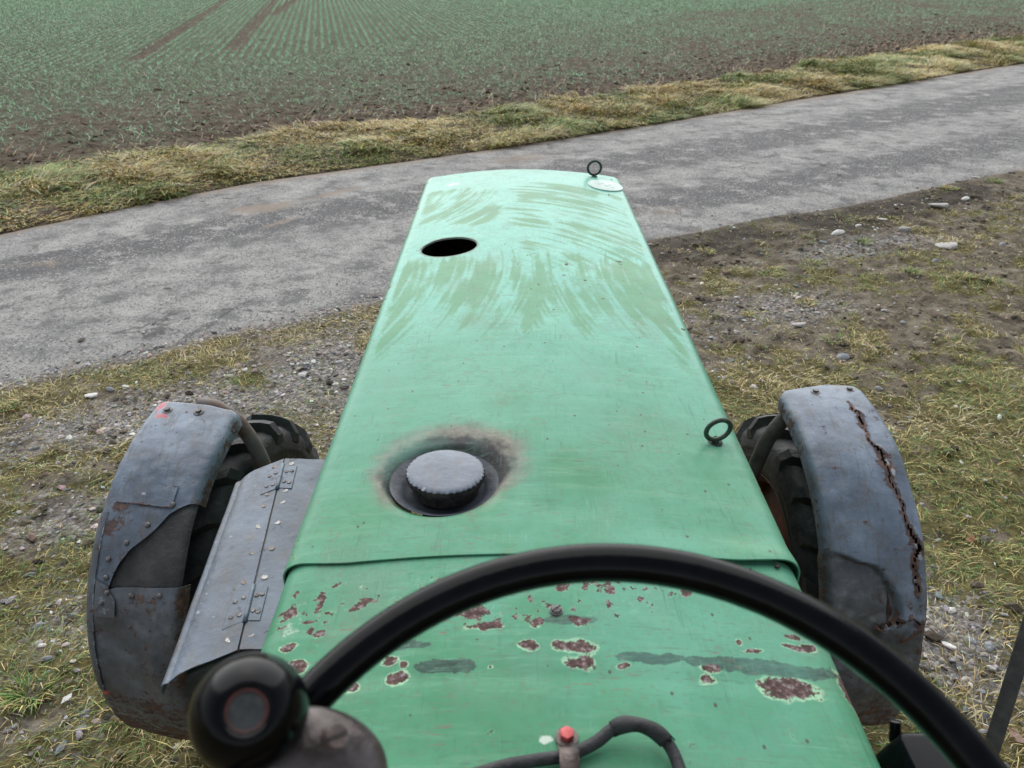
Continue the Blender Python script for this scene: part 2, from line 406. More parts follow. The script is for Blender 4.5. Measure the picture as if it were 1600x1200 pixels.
def gravel_cover(x, y):
    n = fbm(x * 2.6, y * 2.6, 3, 31)
    g = 1.0 * blob(x, y, -1.9, 3.45, 0.95, 0.30, 0.5) + 0.9 * blob(x, y, -0.85, 4.15, 0.65, 0.5, 0.5) + 0.9 * blob(x, y, -0.4, 3.4, 0.6, 0.7)
    g = g + 0.75 * blob(x, y, -1.9, 2.6, 0.35, 0.2) + 0.55 * blob(x, y, -1.6, 2.05, 0.25, 0.2) + 0.5 * blob(x, y, -1.55, 1.5, 0.3, 0.22)
    g = g + 1.0 * blob(x, y, 1.55, 1.98, 0.22, 0.34) + 0.65 * blob(x, y, 1.9, 4.85, 0.55, 0.3) + 0.8 * blob(x, y, 2.9, 6.1, 0.8, 0.22, 0.4) + 0.4 * blob(x, y, 1.1, 4.3, 0.5, 0.4)
    d = (near_y(x) - y) * COSR
    g = g + 0.9 * np.exp(-((d - 0.02) / 0.10) ** 2) * sst(0.6, -0.2, x)
    return np.clip(g * sst(0.32, 0.6, n + 0.12), 0, 1)

def mud_dark(x, y):
    d = (near_y(x) - y) * COSR
    return np.clip(np.exp(-((d - 0.25) / 0.28) ** 2) * sst(0.6, 1.4, x) * sst(0.3, 0.55, fbm(x * 2, y * 2, 3, 41)) + blob(x, y, 3.0, 6.75, 0.5, 0.22, 0.5), 0, 1)

def ground_z(x, y):
    d = (near_y(x) - y) * COSR                      # > 0 on the tractor's side of the road
    z = 0.05 * (fbm(x * 0.9, y * 0.9, 3, 51) - 0.5) + 0.030 * (fbm(x * 5, y * 5, 4, 52) - 0.5)
    lump = sst(0.45, 0.7, fbm(x * 9, y * 9, 3, 53)) * 0.022
    z = z + lump * (1 - gravel_cover(x, y)) - 0.012 + 0.016 * (vn(x * 38, y * 38, 54) - 0.5)
    z = z * sst(0.0, 0.5, d) + 0.008 * sst(0.12, 0.0, np.abs(d - 0.06))
    z = np.where(d < 0, np.maximum(-0.06, 0.5 * d), z)
    return z

def bank_z(x, y):
    a = (y - far_y(x)) / np.maximum(back_y(x) - far_y(x), 0.3)
    z = 0.06 * np.sin(np.clip(a, 0, 1) * np.pi) ** 0.8 + 0.05 * (fbm(x * 2.5, y * 2.5, 3, 61) - 0.4) * sst(0, 0.2, a)
    clod = 0.035 * (fbm(x * 4, y * 4, 4, 62) - 0.5) + 0.05 * sst(0.55, 0.8, fbm(x * 7, y * 7, 3, 63)) * np.exp(-((y - back_y(x)) / 2.5) ** 2)
    return z * sst(1.5, 0.9, a) + clod * sst(0.6, 1.0, a) - 0.05 * sst(0.15, -0.3, a)

def mat_ground():
    m = NM('verge_soil')
    grav, gr, dk = m.attr('grav'), m.attr('grass'), m.attr('dark')
    soil = m.ramp(m.noise(7, 6, 0.65), [(0.22, (0.040, 0.031, 0.021)), (0.5, (0.15, 0.124, 0.088)), (0.8, (0.30, 0.26, 0.20))])
    soil = m.mix(m.ma('MULTIPLY', m.ss(0.5, 0.7, m.noise(60, 5, 0.7)), 0.5), soil, (0.20, 0.172, 0.135))
    moss = m.ramp(m.noise(26, 6, 0.7), [(0.25, (0.045, 0.042, 0.014)), (0.5, (0.13, 0.115, 0.036)), (0.8, (0.26, 0.215, 0.08))])
    col = m.mix(m.ma('MULTIPLY', m.ss(0.15, 0.75, m.ma('ADD', gr, m.ma('MULTIPLY', m.ma('SUBTRACT', m.noise(30, 4), 0.5), 0.8))), 0.85), soil, moss)
    vcol = m.voro(70, out='Color'); sep = m.n('ShaderNodeSeparateColor'); m.set(sep.inputs[0], vcol)
    st = m.ramp(sep.outputs[0], [(0.0, (0.10, 0.095, 0.09)), (0.5, (0.24, 0.23, 0.22)), (0.85, (0.36, 0.34, 0.33)), (1.0, (0.5, 0.48, 0.46))])
    stm = m.ma('MULTIPLY', m.ss(0.25, 0.7, m.ma('ADD', grav, m.ma('MULTIPLY', m.ma('SUBTRACT', sep.outputs[1], 0.5), 0.7))), 0.85)
    col = m.mix(stm, col, st)
    col = m.mix(m.ma('MULTIPLY', dk, 0.8), col, (0.028, 0.022, 0.018))
    h = m.ma('ADD', m.noise(45, 6, 0.7), m.ma('MULTIPLY', m.ma('MULTIPLY', m.voro(70), -1.2), grav))
    return m.done(col, 0.9, m.bump(h, 0.7, 0.02), spec=0.25)

def mat_road():
    m = NM('old_asphalt')
    big = m.noise(1.3, 4, 0.6); tr = m.attr('track')
    base = m.ramp(big, [(0.2, (0.20, 0.201, 0.198)), (0.8, (0.37, 0.368, 0.352))])
    base = m.mix(m.ma('MULTIPLY', m.ss(0.25, 0.8, m.ma('ADD', tr, m.ma('MULTIPLY', m.ma('SUBTRACT', m.noise(5, 5, 0.65), 0.5), 0.8))), 0.9), base, (0.070, 0.071, 0.076))
    agg = m.voro(95, out='Color'); sep = m.n('ShaderNodeSeparateColor'); m.set(sep.inputs[0], agg)
    base = m.mix(m.ss(0.80, 0.92, sep.outputs[0]), base, (0.42, 0.41, 0.39))
    base = m.mix(m.ma('MULTIPLY', m.ss(0.28, 0.1, sep.outputs[1]), 0.8), base, (0.065, 0.065, 0.068))
    lt = m.ss(0.55, 0.75, m.noise(24, 5, 0.75))
    base = m.mix(m.ma('MULTIPLY', lt, 0.55), base, (0.37, 0.36, 0.335))
    dk = m.ss(0.56, 0.72, m.noise(38, 4, 0.7, m.vec(m.pos, loc=(3, 7, 1))))
    base = m.mix(m.ma('MULTIPLY', dk, 0.5), base, (0.10, 0.10, 0.10))
    mid = m.noise(3.2, 6, 0.66, m.vec(m.pos, (1, 1.25, 1), rot=(0, 0, -0.55)))
    base = m.mix(m.ma('MULTIPLY', m.ss(0.52, 0.25, mid), 0.75), base, (0.085, 0.086, 0.089))
    base = m.mix(m.ma('MULTIPLY', m.ss(0.55, 0.8, mid), 0.7), base, (0.42, 0.41, 0.39))
    crk = m.voro(0.8, m.vec(m.n('ShaderNodeNewGeometry').outputs['Position'], (1, 1, 0.0)), 'DISTANCE_TO_EDGE')
    crk = m.ma('ADD', crk, m.ma('MULTIPLY', m.ma('SUBTRACT', m.noise(3, 5, 0.7), 0.5), 0.12))
    crk = m.ma('MULTIPLY', m.ss(0.012, 0.003, m.ma('ABSOLUTE', crk)), m.ss(0.5, 0.62, m.noise(0.8, 2)))
    base = m.mix(m.ma('MULTIPLY', crk, 0.7), base, (0.05, 0.05, 0.052))
    dirt = m.attr('dirt')
    base = m.mix(m.ma('MULTIPLY', m.ss(0.25, 0.7, m.ma('ADD', dirt, m.ma('MULTIPLY', m.ma('SUBTRACT', m.noise(9, 5, 0.7), 0.5), 0.9))), 0.75), base, (0.25, 0.20, 0.155))
    ck = m.ss(0.018, 0.004, m.voro(0.9, m.vec(m.noise(4, 3, col=True), (0.35, 0.35, 0.35)), 'DISTANCE_TO_EDGE'))
    h = m.ma('ADD', m.noise(110, 3, 0.7), m.ma('MULTIPLY', m.voro(95), -0.8))
    return m.done(base, 0.8, m.bump(h, 0.6, 0.008), spec=0.35)

def mat_field():
    m = NM('field_soil')
    soil = m.ramp(m.noise(6, 6, 0.7), [(0.25, (0.043, 0.032, 0.021)), (0.52, (0.112, 0.089, 0.060)), (0.8, (0.21, 0.175, 0.128))])
    soil = m.mix(m.ma('MULTIPLY', m.ss(0.5, 0.75, m.noise(28, 5, 0.75)), 0.5), soil, (0.13, 0.095, 0.075))
    gr = m.attr('green')
    g = m.ss(0.35, 0.75, m.ma('ADD', gr, m.ma('MULTIPLY', m.ma('SUBTRACT', m.noise(9, 5, 0.7), 0.5), 0.7)))
    col = m.mix(m.ma('MULTIPLY', g, 0.25), soil, (0.09, 0.165, 0.10))
    h = m.ma('ADD', m.noise(16, 6, 0.7), m.ma('MULTIPLY', m.noise(60, 3), 0.4))
    return m.done(col, 0.95, m.bump(h, 0.8, 0.05), spec=0.2)

def mat_blades(name, rough=0.6):
    m = NM(name)
    c = m.attr('tint', True)
    m.set(m.b.inputs['Subsurface Weight'], 0.0)
    return m.done(c, rough, None, spec=0.3)

def mat_far():
    m = NM('far_land')
    col = m.ramp(m.noise(0.05, 4), [(0.35, (0.07, 0.085, 0.045)), (0.65, (0.10, 0.125, 0.07))])
    return m.done(col, 0.95, None, spec=0.2)

def sheet(name, xs, ys, zf, mat, attrs=None, keep=None):
    X, Y = np.meshgrid(xs, ys, indexing='ij'); X = X.ravel(); Y = Y.ravel()
    Z = zf(X, Y); Q = grid_quads(len(xs), len(ys))
    if keep is not None:
        k = keep(X, Y); Q = Q[k[Q].any(1)]
        used = np.zeros(len(X), bool); used[Q] = True; idx = np.cumsum(used) - 1
        Q = idx[Q]; X, Y, Z = X[used], Y[used], Z[used]
    A = {k: f(X, Y) for k, f in (attrs or {}).items()}
    o = obj(name, np_mesh(name, np.c_[X, Y, Z], None, Q, A, True, mat)); o['kind'] = 'structure'
    return o

# the plain all round, a little below everything else, reaching the horizon
sheet('far_farmland', np.linspace(-900, 900, 31), np.linspace(-900, 900, 31), lambda x, y: -0.35 + 0 * x, mat_far())
GM = mat_ground()
sheet('verge_ground', np.arange(-4.6, 7.6, 0.025), np.arange(0.3, 9.6, 0.025), ground_z, GM,
      {'grav': gravel_cover, 'grass': grass_cover, 'dark': mud_dark}, keep=lambda x, y: (y < near_y(x) + 0.25))
sheet('outer_verge_ground', np.arange(-40, 80.1, 0.5), np.arange(-30, 60.1, 0.5), lambda x, y: ground_z(x, y) - 0.045, GM,
      {'grav': gravel_cover, 'grass': grass_cover, 'dark': lambda x, y: 0 * x}, keep=lambda x, y: (y < near_y(x) + 0.2) & ~((x > -4.3) & (x < 7.3) & (y > 0.6) & (y < 9.3)))

def road_mesh():
    xs = np.concatenate([np.arange(-40, -6, 0.5), np.arange(-6, 12, 0.04), np.arange(12, 50, 0.5), np.arange(50, 230, 4.0)])
    ts = np.linspace(-0.06, 1.03, 76); X, Tt = np.meshgrid(xs, ts, indexing='ij'); X = X.ravel(); Tt = Tt.ravel()
    n0, f0 = curve(NX, X), curve(FX, X); Y = n0 + (f0 - n0) * Tt
    Xs = X - (Tt - 0.5) * 0.0
    Z = 0.025 * np.sin(np.clip(Tt, 0, 1) * np.pi) + 0.010 * (fbm(X * 1.2, Y * 1.2, 3, 71) - 0.5) - 0.05 * sst(0.02, -0.06, Tt) - 0.03 * sst(0.99, 1.03, Tt)
    tr = 1.15 * np.exp(-((Tt - 0.58) / 0.12) ** 2) + 0.95 * np.exp(-((Tt - 0.20) / 0.10) ** 2) * sst(-1, 2, X) + 0.35 * np.exp(-((Tt - 0.33) / 0.09) ** 2) * sst(0, -3, X)
    tr = tr * (0.75 + 0.6 * fbm(X * 0.9, Y * 0.9, 3, 72))
    d = blob(X, Y, -2.35, 7.05, 0.33, 0.17, 0.45) * 1.0 + 0.8 * blob(X, Y, -1.75, 7.6, 0.36, 0.10, 0.8) + 0.8 * blob(X, Y, -2.05, 6.6, 0.25, 0.05, 0.9) + 0.6 * sst(0.93, 1.0, Tt) + 0.35 * sst(0.06, 0.0, Tt)
    d = d + 0.5 * blob(X, Y, -3.6, 5.6, 0.3, 0.12, 0.2) + 0.6 * blob(X, Y, 0.1, 9.0, 0.6, 0.25, 0.6) + 0.5 * blob(X, Y, 1.35, 7.0, 0.4, 0.2, 0.4)
    d = d + 0.45 * sst(0.8, 0.98, Tt) * fbm(X * 1.5, Y * 1.5, 3, 73)
    o = obj('road', np_mesh('road', np.c_[Xs, Y, Z], None, grid_quads(len(xs), len(ts)), {'track': np.clip(tr, 0, 1), 'dirt': np.clip(d, 0, 1)}, True, mat_road()))
    o['kind'] = 'structure'
    return o
road_mesh()

ROW = np.array([-0.215, 0.977]); ROWN = np.array([0.977, 0.215])
def headland(x, y):
    """> 0 in the strip along the road that was sown parallel to it"""
    hy = np.interp(x, [-40, -20, -10.2, -5.5, -1.8, 2.1, 9, 40], [-4, 8, 15.6, 18.4, 22.9, 27.2, 34, 62])
    return hy - y
TRAMS = [((-8.166, 17.917), (-11.824, 33.563)), ((-6.651, 19.68), (-10.994, 39.861)), ((-8.6, 30.5), (-10.4, 42.0))]
def tram(x, y):
    t = 0
    for k, ((x0, y0), (x1, y1)) in enumerate(TRAMS):
        L = math.hypot(x1 - x0, y1 - y0); ux, uy = (x1 - x0) / L, (y1 - y0) / L
        s = (x - x0) * ux + (y - y0) * uy; d = (x - x0) * uy - (y - y0) * ux
        w = 0.22
        t = np.maximum(t, np.exp(-(d / w) ** 4) * sst(-0.3, 0.5, s))
    return t
def field_green(x, y):
    h = headland(x, y); d = (y - back_y(x)) * COSR
    n = fbm(x * 0.45, y * 0.45, 3, 81); n2 = fbm(x * 1.7, y * 1.7, 3, 82)
    leftish = sst(6, -6, x - 0.2 * y)
    g = 0.26 + 0.16 * leftish + 0.50 * sst(0.2, 7.0, d) * (0.45 + 0.55 * leftish) + 0.26 * sst(1.5, -1.0, h)
    g = g + 0.30 * np.exp(-((h - 1.4) / 1.0) ** 2) * sst(8, 0, x) + 0.55 * (n - 0.5) + 0.75 * (n2 - 0.5) + 0.5 * (fbm(x * 5, y * 5, 2, 83) - 0.5)
    g = g - 0.30 * np.exp(-((h - 0.2) / 0.25) ** 2) - 0.22 * np.exp(-((h - 2.7) / 0.2) ** 2)
    g = g - 0.25 * np.maximum(0, np.sin(d * 2.2 + 1.2 * n)) * sst(5, 1, d)
    return np.clip(g, 0.03, 1) * (1 - tram(x, y)) * sst(0.05, 0.7, d)
sheet('field', np.arange(-32, 32.1, 0.1), np.arange(4.0, 50, 0.1), lambda x, y: bank_z(x, y) - 0.05 * tram(x, y), mat_field(), {'green': field_green}, keep=lambda x, y: (y > far_y(x) - 0.15))

# ------------------------------------------------------------------ blades and stones built from arrays
def blades(name, x, y, z, h, w, tint, lean, mat, segs=2, droop=1.0, yaw=None, fl=0.35):
    """n bent tapered blades; lean = horizontal reach as a share of the height, its direction yaw"""
    n = len(x); yaw = rng.uniform(0, 2 * np.pi, n) if yaw is None else yaw
    dx, dy = np.cos(yaw), np.sin(yaw); sa = yaw + np.pi / 2 + rng.normal(0, 0.5, n); sx, sy = np.cos(sa), np.sin(sa)
    rows = []
    for k in range(segs):
        t = k / segs
        reach = lean * h * t ** 1.6; up = h * (t - droop * t ** 2 * 0.5)
        ww = w * (1 - fl * t) / 2
        cx, cy, cz = x + dx * reach, y + dy * reach, z + up
        rows.append(np.stack([cx - sx * ww, cy - sy * ww, cz], -1)); rows.append(np.stack([cx + sx * ww, cy + sy * ww, cz], -1))
    rows.append(np.stack([x + dx * lean * h, y + dy * lean * h, z + h * (1 - droop * 0.5)], -1))
    V = np.stack(rows, 1); m = V.shape[1]; base = np.arange(n) * m
    Q = []
    for k in range(segs - 1): Q.append(np.stack([base + 2 * k, base + 2 * k + 1, base + 2 * k + 3, base + 2 * k + 2], -1))
    T = np.stack([base + m - 3, base + m - 2, base + m - 1], -1)
    tv = np.repeat(tint, m, 0)
    o = obj(name, np_mesh(name, V.reshape(-1, 3), T, np.concatenate(Q) if Q else None, {'tint': tv}, False, mat))
    o['kind'] = 'stuff'
    return o

STRAW = np.array([0.49, 0.385, 0.175]); STRAW2 = np.array([0.58, 0.50, 0.33]); OLIVE = np.array([0.21, 0.205, 0.065]); GREEN = np.array([0.11, 0.20, 0.05]); DGREEN = np.array([0.055, 0.11, 0.04]); BROWN = np.array([0.21, 0.13, 0.07])
def pick(n, cols, probs, jit=0.32):
    i = rng.choice(len(cols), n, p=np.array(probs) / sum(probs)); c = np.array(cols)[i]
    return np.clip(1.2 * c * rng.normal(1, jit, (n, 1)) * rng.normal(1, 0.06, (n, 3)), 0.01, 0.8)

BL = mat_blades('grass_blade'); BLG = mat_blades('crop_leaf', 0.5)
def verge_grass(n=560000):
    x = rng.uniform(-4.4, 7.2, n); y = rng.uniform(0.9, 8.8, n)
    near = rng.random(n) < np.clip(1.25 - 0.13 * y, 0.25, 1)
    ok = near & (np.abs(x) < 0.70 * y + 0.9) & (y < near_y(x) - 0.02)
    x, y = x[ok], y[ok]; g = grass_cover(x, y)
    ok = rng.random(len(x)) < g * 0.90 + 0.16
    x, y, g = x[ok], y[ok], g[ok]; n = len(x)
    green = fbm(x * 1.1, y * 1.1, 3, 91) + 0.12 * sst(0.5, 2.5, x) * sst(5, 3, y)
    c1 = pick(n, [STRAW, STRAW2, OLIVE, BROWN], [0.42, 0.25, 0.25, 0.12]); c2 = pick(n, [OLIVE, GREEN, STRAW, DGREEN], [0.4, 0.32, 0.22, 0.06])
    t = (rng.random(n) < sst(0.38, 0.62, green))[:, None]
    c = np.where(t, c2, c1)
    h = rng.uniform(0.014, 0.042, n) * (0.7 + 0.6 * g); w = rng.uniform(0.0016, 0.0034, n) * (1 + 0.11 * y)
    flow = 2 * np.pi * fbm(x * 2.2, y * 2.2, 2, 92) * 2
    blades('short_grass', x, y, ground_z(x, y) - 0.003, h, w, c, rng.uniform(0.6, 2.2, n), BL, 2, rng.uniform(0.8, 1.5, n), flow + rng.normal(0, 1.1, n))
verge_grass()

def bank_grass(nc=6000):
    x = rng.uniform(-9, 18, nc * 2); a = rng.beta(1.05, 1.15, nc * 2)
    f, b = far_y(x), back_y(x); y = f + 0.02 + (b - f) * a * 0.96
    ok = (np.abs(x) < 0.72 * y + 1.0)
    x, y, a = x[ok], y[ok], a[ok]; nc = len(x)
    k = rng.integers(10, 24, nc); ci = np.repeat(np.arange(nc), k); n = len(ci)
    sp = 0.055
    bx = x[ci] + rng.normal(0, sp, n); by = y[ci] + rng.normal(0, sp, n)
    fl = far_y(bx); by = np.maximum(by, fl + 0.05 + 0.09 * rng.random(n))
    tuft = fbm(x * 1.7, y * 1.7, 3, 101)
    hh = (0.055 + 0.15 * sst(0.38, 0.72, tuft))[ci] * rng.uniform(0.6, 1.25, n)
    w = rng.uniform(0.0045, 0.010, n) * (1 + 0.03 * y[ci])
    # each clump combs one way, most of it over towards the road
    yaw = (-0.9 + 2.6 * (fbm(x * 0.9, y * 0.9, 2, 102) - 0.5) * 2 + rng.normal(0, 0.5, nc))[ci] + rng.normal(0, 0.75, n)
    gsel = fbm(x * 1.2, y * 1.2, 3, 103) + rng.normal(0, 0.07, nc)
    cg = pick(n, [OLIVE * (1.15, 1.25, 1), GREEN * 1.25, DGREEN, STRAW], [0.38, 0.36, 0.10, 0.20]); cs = pick(n, [STRAW * (1.2, 1.1, 0.9), STRAW2, OLIVE * 1.3, BROWN], [0.46, 0.24, 0.22, 0.10])
    c = np.where((rng.random(n) < sst(0.38, 0.66, gsel)[ci])[:, None], cg, cs)
    blades('long_bank_grass', bx, by, bank_z(bx, by) - 0.01, hh, w, c, rng.uniform(0.5, 1.9, n), BL, 3, rng.uniform(0.7, 1.55, n), yaw)
bank_grass()

def seedlings():
    pts = []
    # main field: drilled rows away from the road
    for k in range(-275, 275):
        o_ = k * 0.20; s = np.arange(0, 46, 0.028); s = s + rng.normal(0, 0.012, len(s))
        q = ROWN * o_ + np.outer(s, ROW) + np.array([2.0, 8.0]); q += np.outer(rng.normal(0, 0.010, len(s)), ROWN)
        pts.append(np.c_[q, np.zeros(len(s))])
    P = np.concatenate(pts); P = P[(headland(P[:, 0], P[:, 1]) < 0)]
    # headland: rows following the road
    H = []
    for off in np.arange(0.3, 12, 0.19):
        x = np.arange(-26, 26, 0.03); x = x + rng.normal(0, 0.012, len(x))
        H.append(np.c_[x, curve(BX, x) + off / COSR + rng.normal(0, 0.016, len(x)), np.ones(len(x))])
    Hh = np.concatenate(H); Hh = Hh[headland(Hh[:, 0], Hh[:, 1]) > 0]
    P = np.concatenate([P, Hh]); x, y = P[:, 0], P[:, 1]
    ok = (np.abs(x) < 0.64 * y + 0.8) & (y < 44) & (y > back_y(x) + 0.1)
    P = P[ok]; x, y = P[:, 0], P[:, 1]
    g = field_green(x, y); ok = rng.random(len(x)) < np.clip(g * 0.95 + 0.02, 0, 1)
    x, y, g = x[ok], y[ok], g[ok]
    x = np.repeat(x, 2); y = np.repeat(y, 2); g = np.repeat(g, 2); n = len(x)
    c = pick(n, [np.array([0.18, 0.46, 0.22]), np.array([0.27, 0.60, 0.33]), np.array([0.16, 0.28, 0.12]), np.array([0.42, 0.55, 0.42])], [0.45, 0.3, 0.15, 0.1], 0.18)
    c[rng.random(n) < 0.04] = (0.33, 0.27, 0.16)
    h = rng.uniform(0.045, 0.10, n); w = rng.uniform(0.005, 0.010, n) * (1 + 0.016 * y)
    blades('crop_seedlings', x, y, bank_z(x, y) - 0.004, h, w, c, rng.uniform(0.5, 1.8, n), BLG, 1, rng.uniform(0.5, 1.2, n), fl=0.2)
    print('seedling blades', n)
seedlings()

def straw_bits():
    n = 900; x = rng.uniform(-9, 16, n); d = np.abs(rng.normal(0.0, 0.75, n)); y = back_y(x) + 0.05 + d
    far = rng.random(n) < 0.25; y = np.where(far, back_y(x) + rng.uniform(0.5, 9, n), y)
    L = rng.uniform(0.06, 0.28, n); yaw = rng.normal(0.6, 0.7, n)
    c = pick(n, [np.array([0.42, 0.33, 0.20]), np.array([0.34, 0.22, 0.14]), np.array([0.5, 0.44, 0.33])], [0.5, 0.3, 0.2], 0.15)
    blades('loose_straw', x, y, bank_z(x, y) + 0.025, L, rng.uniform(0.008, 0.018, n), c, np.full(n, 1.0), BL, 2, np.full(n, 1.8), yaw)
straw_bits()

ICO = bmesh.new(); bmesh.ops.create_icosphere(ICO, subdivisions=1, radius=1)
ICO_V = np.array([v.co[:] for v in ICO.verts]); ICO_T = np.array([[v.index for v in f.verts] for f in ICO.faces]); ICO.free()
def stones_stuff(name, x, y, z, size, tint, mat):
    n = len(x); nv = len(ICO_V)
    jit = 1 + rng.normal(0, 0.20, (n, nv, 1)); sc = np.stack([rng.uniform(0.8, 1.5, n), rng.uniform(0.6, 1.0, n), rng.uniform(0.35, 0.7, n)], -1) * size[:, None]
    V = ICO_V[None] * jit * sc[:, None]; a = rng.uniform(0, 2 * np.pi, n); ca, sa = np.cos(a)[:, None], np.sin(a)[:, None]
    X = V[..., 0] * ca - V[..., 1] * sa + x[:, None]; Y = V[..., 0] * sa + V[..., 1] * ca + y[:, None]; Z = V[..., 2] + (z + 0.15 * size)[:, None]
    T = (ICO_T[None] + (np.arange(n) * nv)[:, None, None]).reshape(-1, 3)
    o = obj(name, np_mesh(name, np.stack([X, Y, Z], -1).reshape(-1, 3), T, None, {'tint': np.repeat(tint, nv, 0)}, False, mat))
    o['kind'] = 'stuff'
    return o
def mat_stone(name='stone_grain', attr=True, c=None):
    m = NM(name)
    base = m.attr('tint', True) if attr else c
    k = m.ramp(m.noise(90, 5, 0.7), [(0.3, (0.62, 0.62, 0.62)), (0.7, (1.15, 1.14, 1.12))])
    return m.done(m.mul(base, k), 0.8, m.bump(m.noise(130, 4, 0.7), 0.4, 0.004), spec=0.35)
STM = mat_stone()
STC = [np.array([0.22, 0.225, 0.235]), np.array([0.36, 0.355, 0.35]), np.array([0.54, 0.525, 0.505]), np.array([0.66, 0.65, 0.62]), np.array([0.34, 0.27, 0.245]), np.array([0.15, 0.155, 0.165])]
def gravel():
    n = 120000; x = rng.uniform(-4.4, 6.5, n); y = rng.uniform(0.9, 8.6, n)
    ok = (np.abs(x) < 0.70 * y + 0.9) & (y < near_y(x) + 0.12); x, y = x[ok], y[ok]
    g = gravel_cover(x, y); ok = rng.random(len(x)) < g * 0.62 + 0.035; x, y = x[ok], y[ok]; n = len(x)
    s = np.clip(rng.lognormal(math.log(0.0068), 0.5, n), 0.0035, 0.021)
    z = np.where(y < near_y(x), ground_z(x, y), 0.0)
    stones_stuff('gravel', x, y, z, s, pick(n, STC, [0.30, 0.27, 0.16, 0.06, 0.13, 0.08], 0.15), STM)
    n = 420; x = rng.uniform(-8, 14, n); d = rng.exponential(2.0, n); y = back_y(x) + 0.2 + d
    stones_stuff('field_pebbles', x, y, bank_z(x, y), rng.uniform(0.008, 0.026, n), pick(n, STC, [0.1, 0.2, 0.4, 0.2, 0.1, 0.0], 0.12), STM)
    n = 1500; x = rng.uniform(-4.5, 7, n); f, b = near_y(x), far_y(x); y = f + (b - f) * rng.beta(0.6, 1.6, n)
    stones_stuff('road_grit', x, y, np.full(n, 0.012), rng.uniform(0.003, 0.009, n), pick(n, STC, [0.3, 0.3, 0.2, 0.1, 0.1, 0.0], 0.12), STM)
    n = 60000; x = rng.uniform(-4.2, 7, n); y = rng.uniform(0.9, 8.8, n)
    ok = (np.abs(x) < 0.70 * y + 0.9) & (y < near_y(x) - 0.01) & (rng.random(n) < 0.12 + 0.75 * sst(0.45, 0.62, fbm(x * 4, y * 4, 3, 55)) * (1 - grass_cover(x, y))); x, y = x[ok], y[ok]; n = len(x)
    stones_stuff('mud_crumbs', x, y, ground_z(x, y) - 0.004, np.clip(rng.lognormal(math.log(0.009), 0.5, n), 0.004, 0.028), pick(n, [np.array([0.055, 0.044, 0.032]), np.array([0.10, 0.083, 0.060]), np.array([0.16, 0.135, 0.10])], [0.4, 0.4, 0.2], 0.2), STM)
    n = 9000; x = rng.uniform(-9, 16, n); y = back_y(x) + rng.exponential(1.6, n)
    stones_stuff('soil_crumbs', x, y, bank_z(x, y) - 0.004, np.clip(rng.lognormal(math.log(0.016), 0.5, n), 0.006, 0.06), pick(n, [np.array([0.075, 0.047, 0.034]), np.array([0.11, 0.074, 0.055])], [0.6, 0.4], 0.2), STM)
gravel()

def stone_mesh(seed, flat):
    r = np.random.default_rng(seed); bm = bmesh.new(); bmesh.ops.create_icosphere(bm, subdivisions=2, radius=1)
    pl = r.normal(size=(9, 3)); pl /= np.linalg.norm(pl, axis=1)[:, None]
    for v in bm.verts:
        p = np.array(v.co)
        for q in pl:
            d = p @ q - 0.66
            if d > 0: p = p - q * d * 0.9
        v.co = Vector(p * (1 + 0.05 * r.normal())) ; v.co.z *= flat
    me = bpy.data.meshes.new('stone'); bm.to_mesh(me); bm.free()
    return me
STONE_MESH = [stone_mesh(k, f) for k, f in ((1, 0.6), (2, 0.75), (3, 0.4), (4, 0.55))]
SMAT = {k: mat_stone('stone_' + k, False, c) for k, c in dict(white=(0.76, 0.75, 0.73), pale=(0.50, 0.485, 0.465), grey=(0.29, 0.31, 0.34), dark=(0.10, 0.105, 0.12), pink=(0.38, 0.31, 0.28)).items()}
_sm = {}
def stone(px, py, wpx, k, colour, label, ratio=0.65, rz=0.0):
    p = at(px, py, 0); p[2] = ground_z(np.array([p[0]]), np.array([p[1]]))[0]
    r = wpx / 2 / FPX * (p[1] * _c + CAM_H * _s)
    key = (k, colour)
    if key not in _sm:
        me = STONE_MESH[k].copy(); me.materials.append(SMAT[colour]); me.polygons.foreach_set('use_smooth', np.zeros(len(me.polygons), bool)); _sm[key] = me
    o = obj('stone', _sm[key], None, (p[0], p[1], p[2] + r * 0.12)); o.scale = (r, r * ratio, r * (0.55 if k == 2 else 0.8)); o.rotation_euler = (random.uniform(-.15, .15), random.uniform(-.15, .15), rz)
    return tag(o, label, 'stone', 'larger stones lying on the verge')
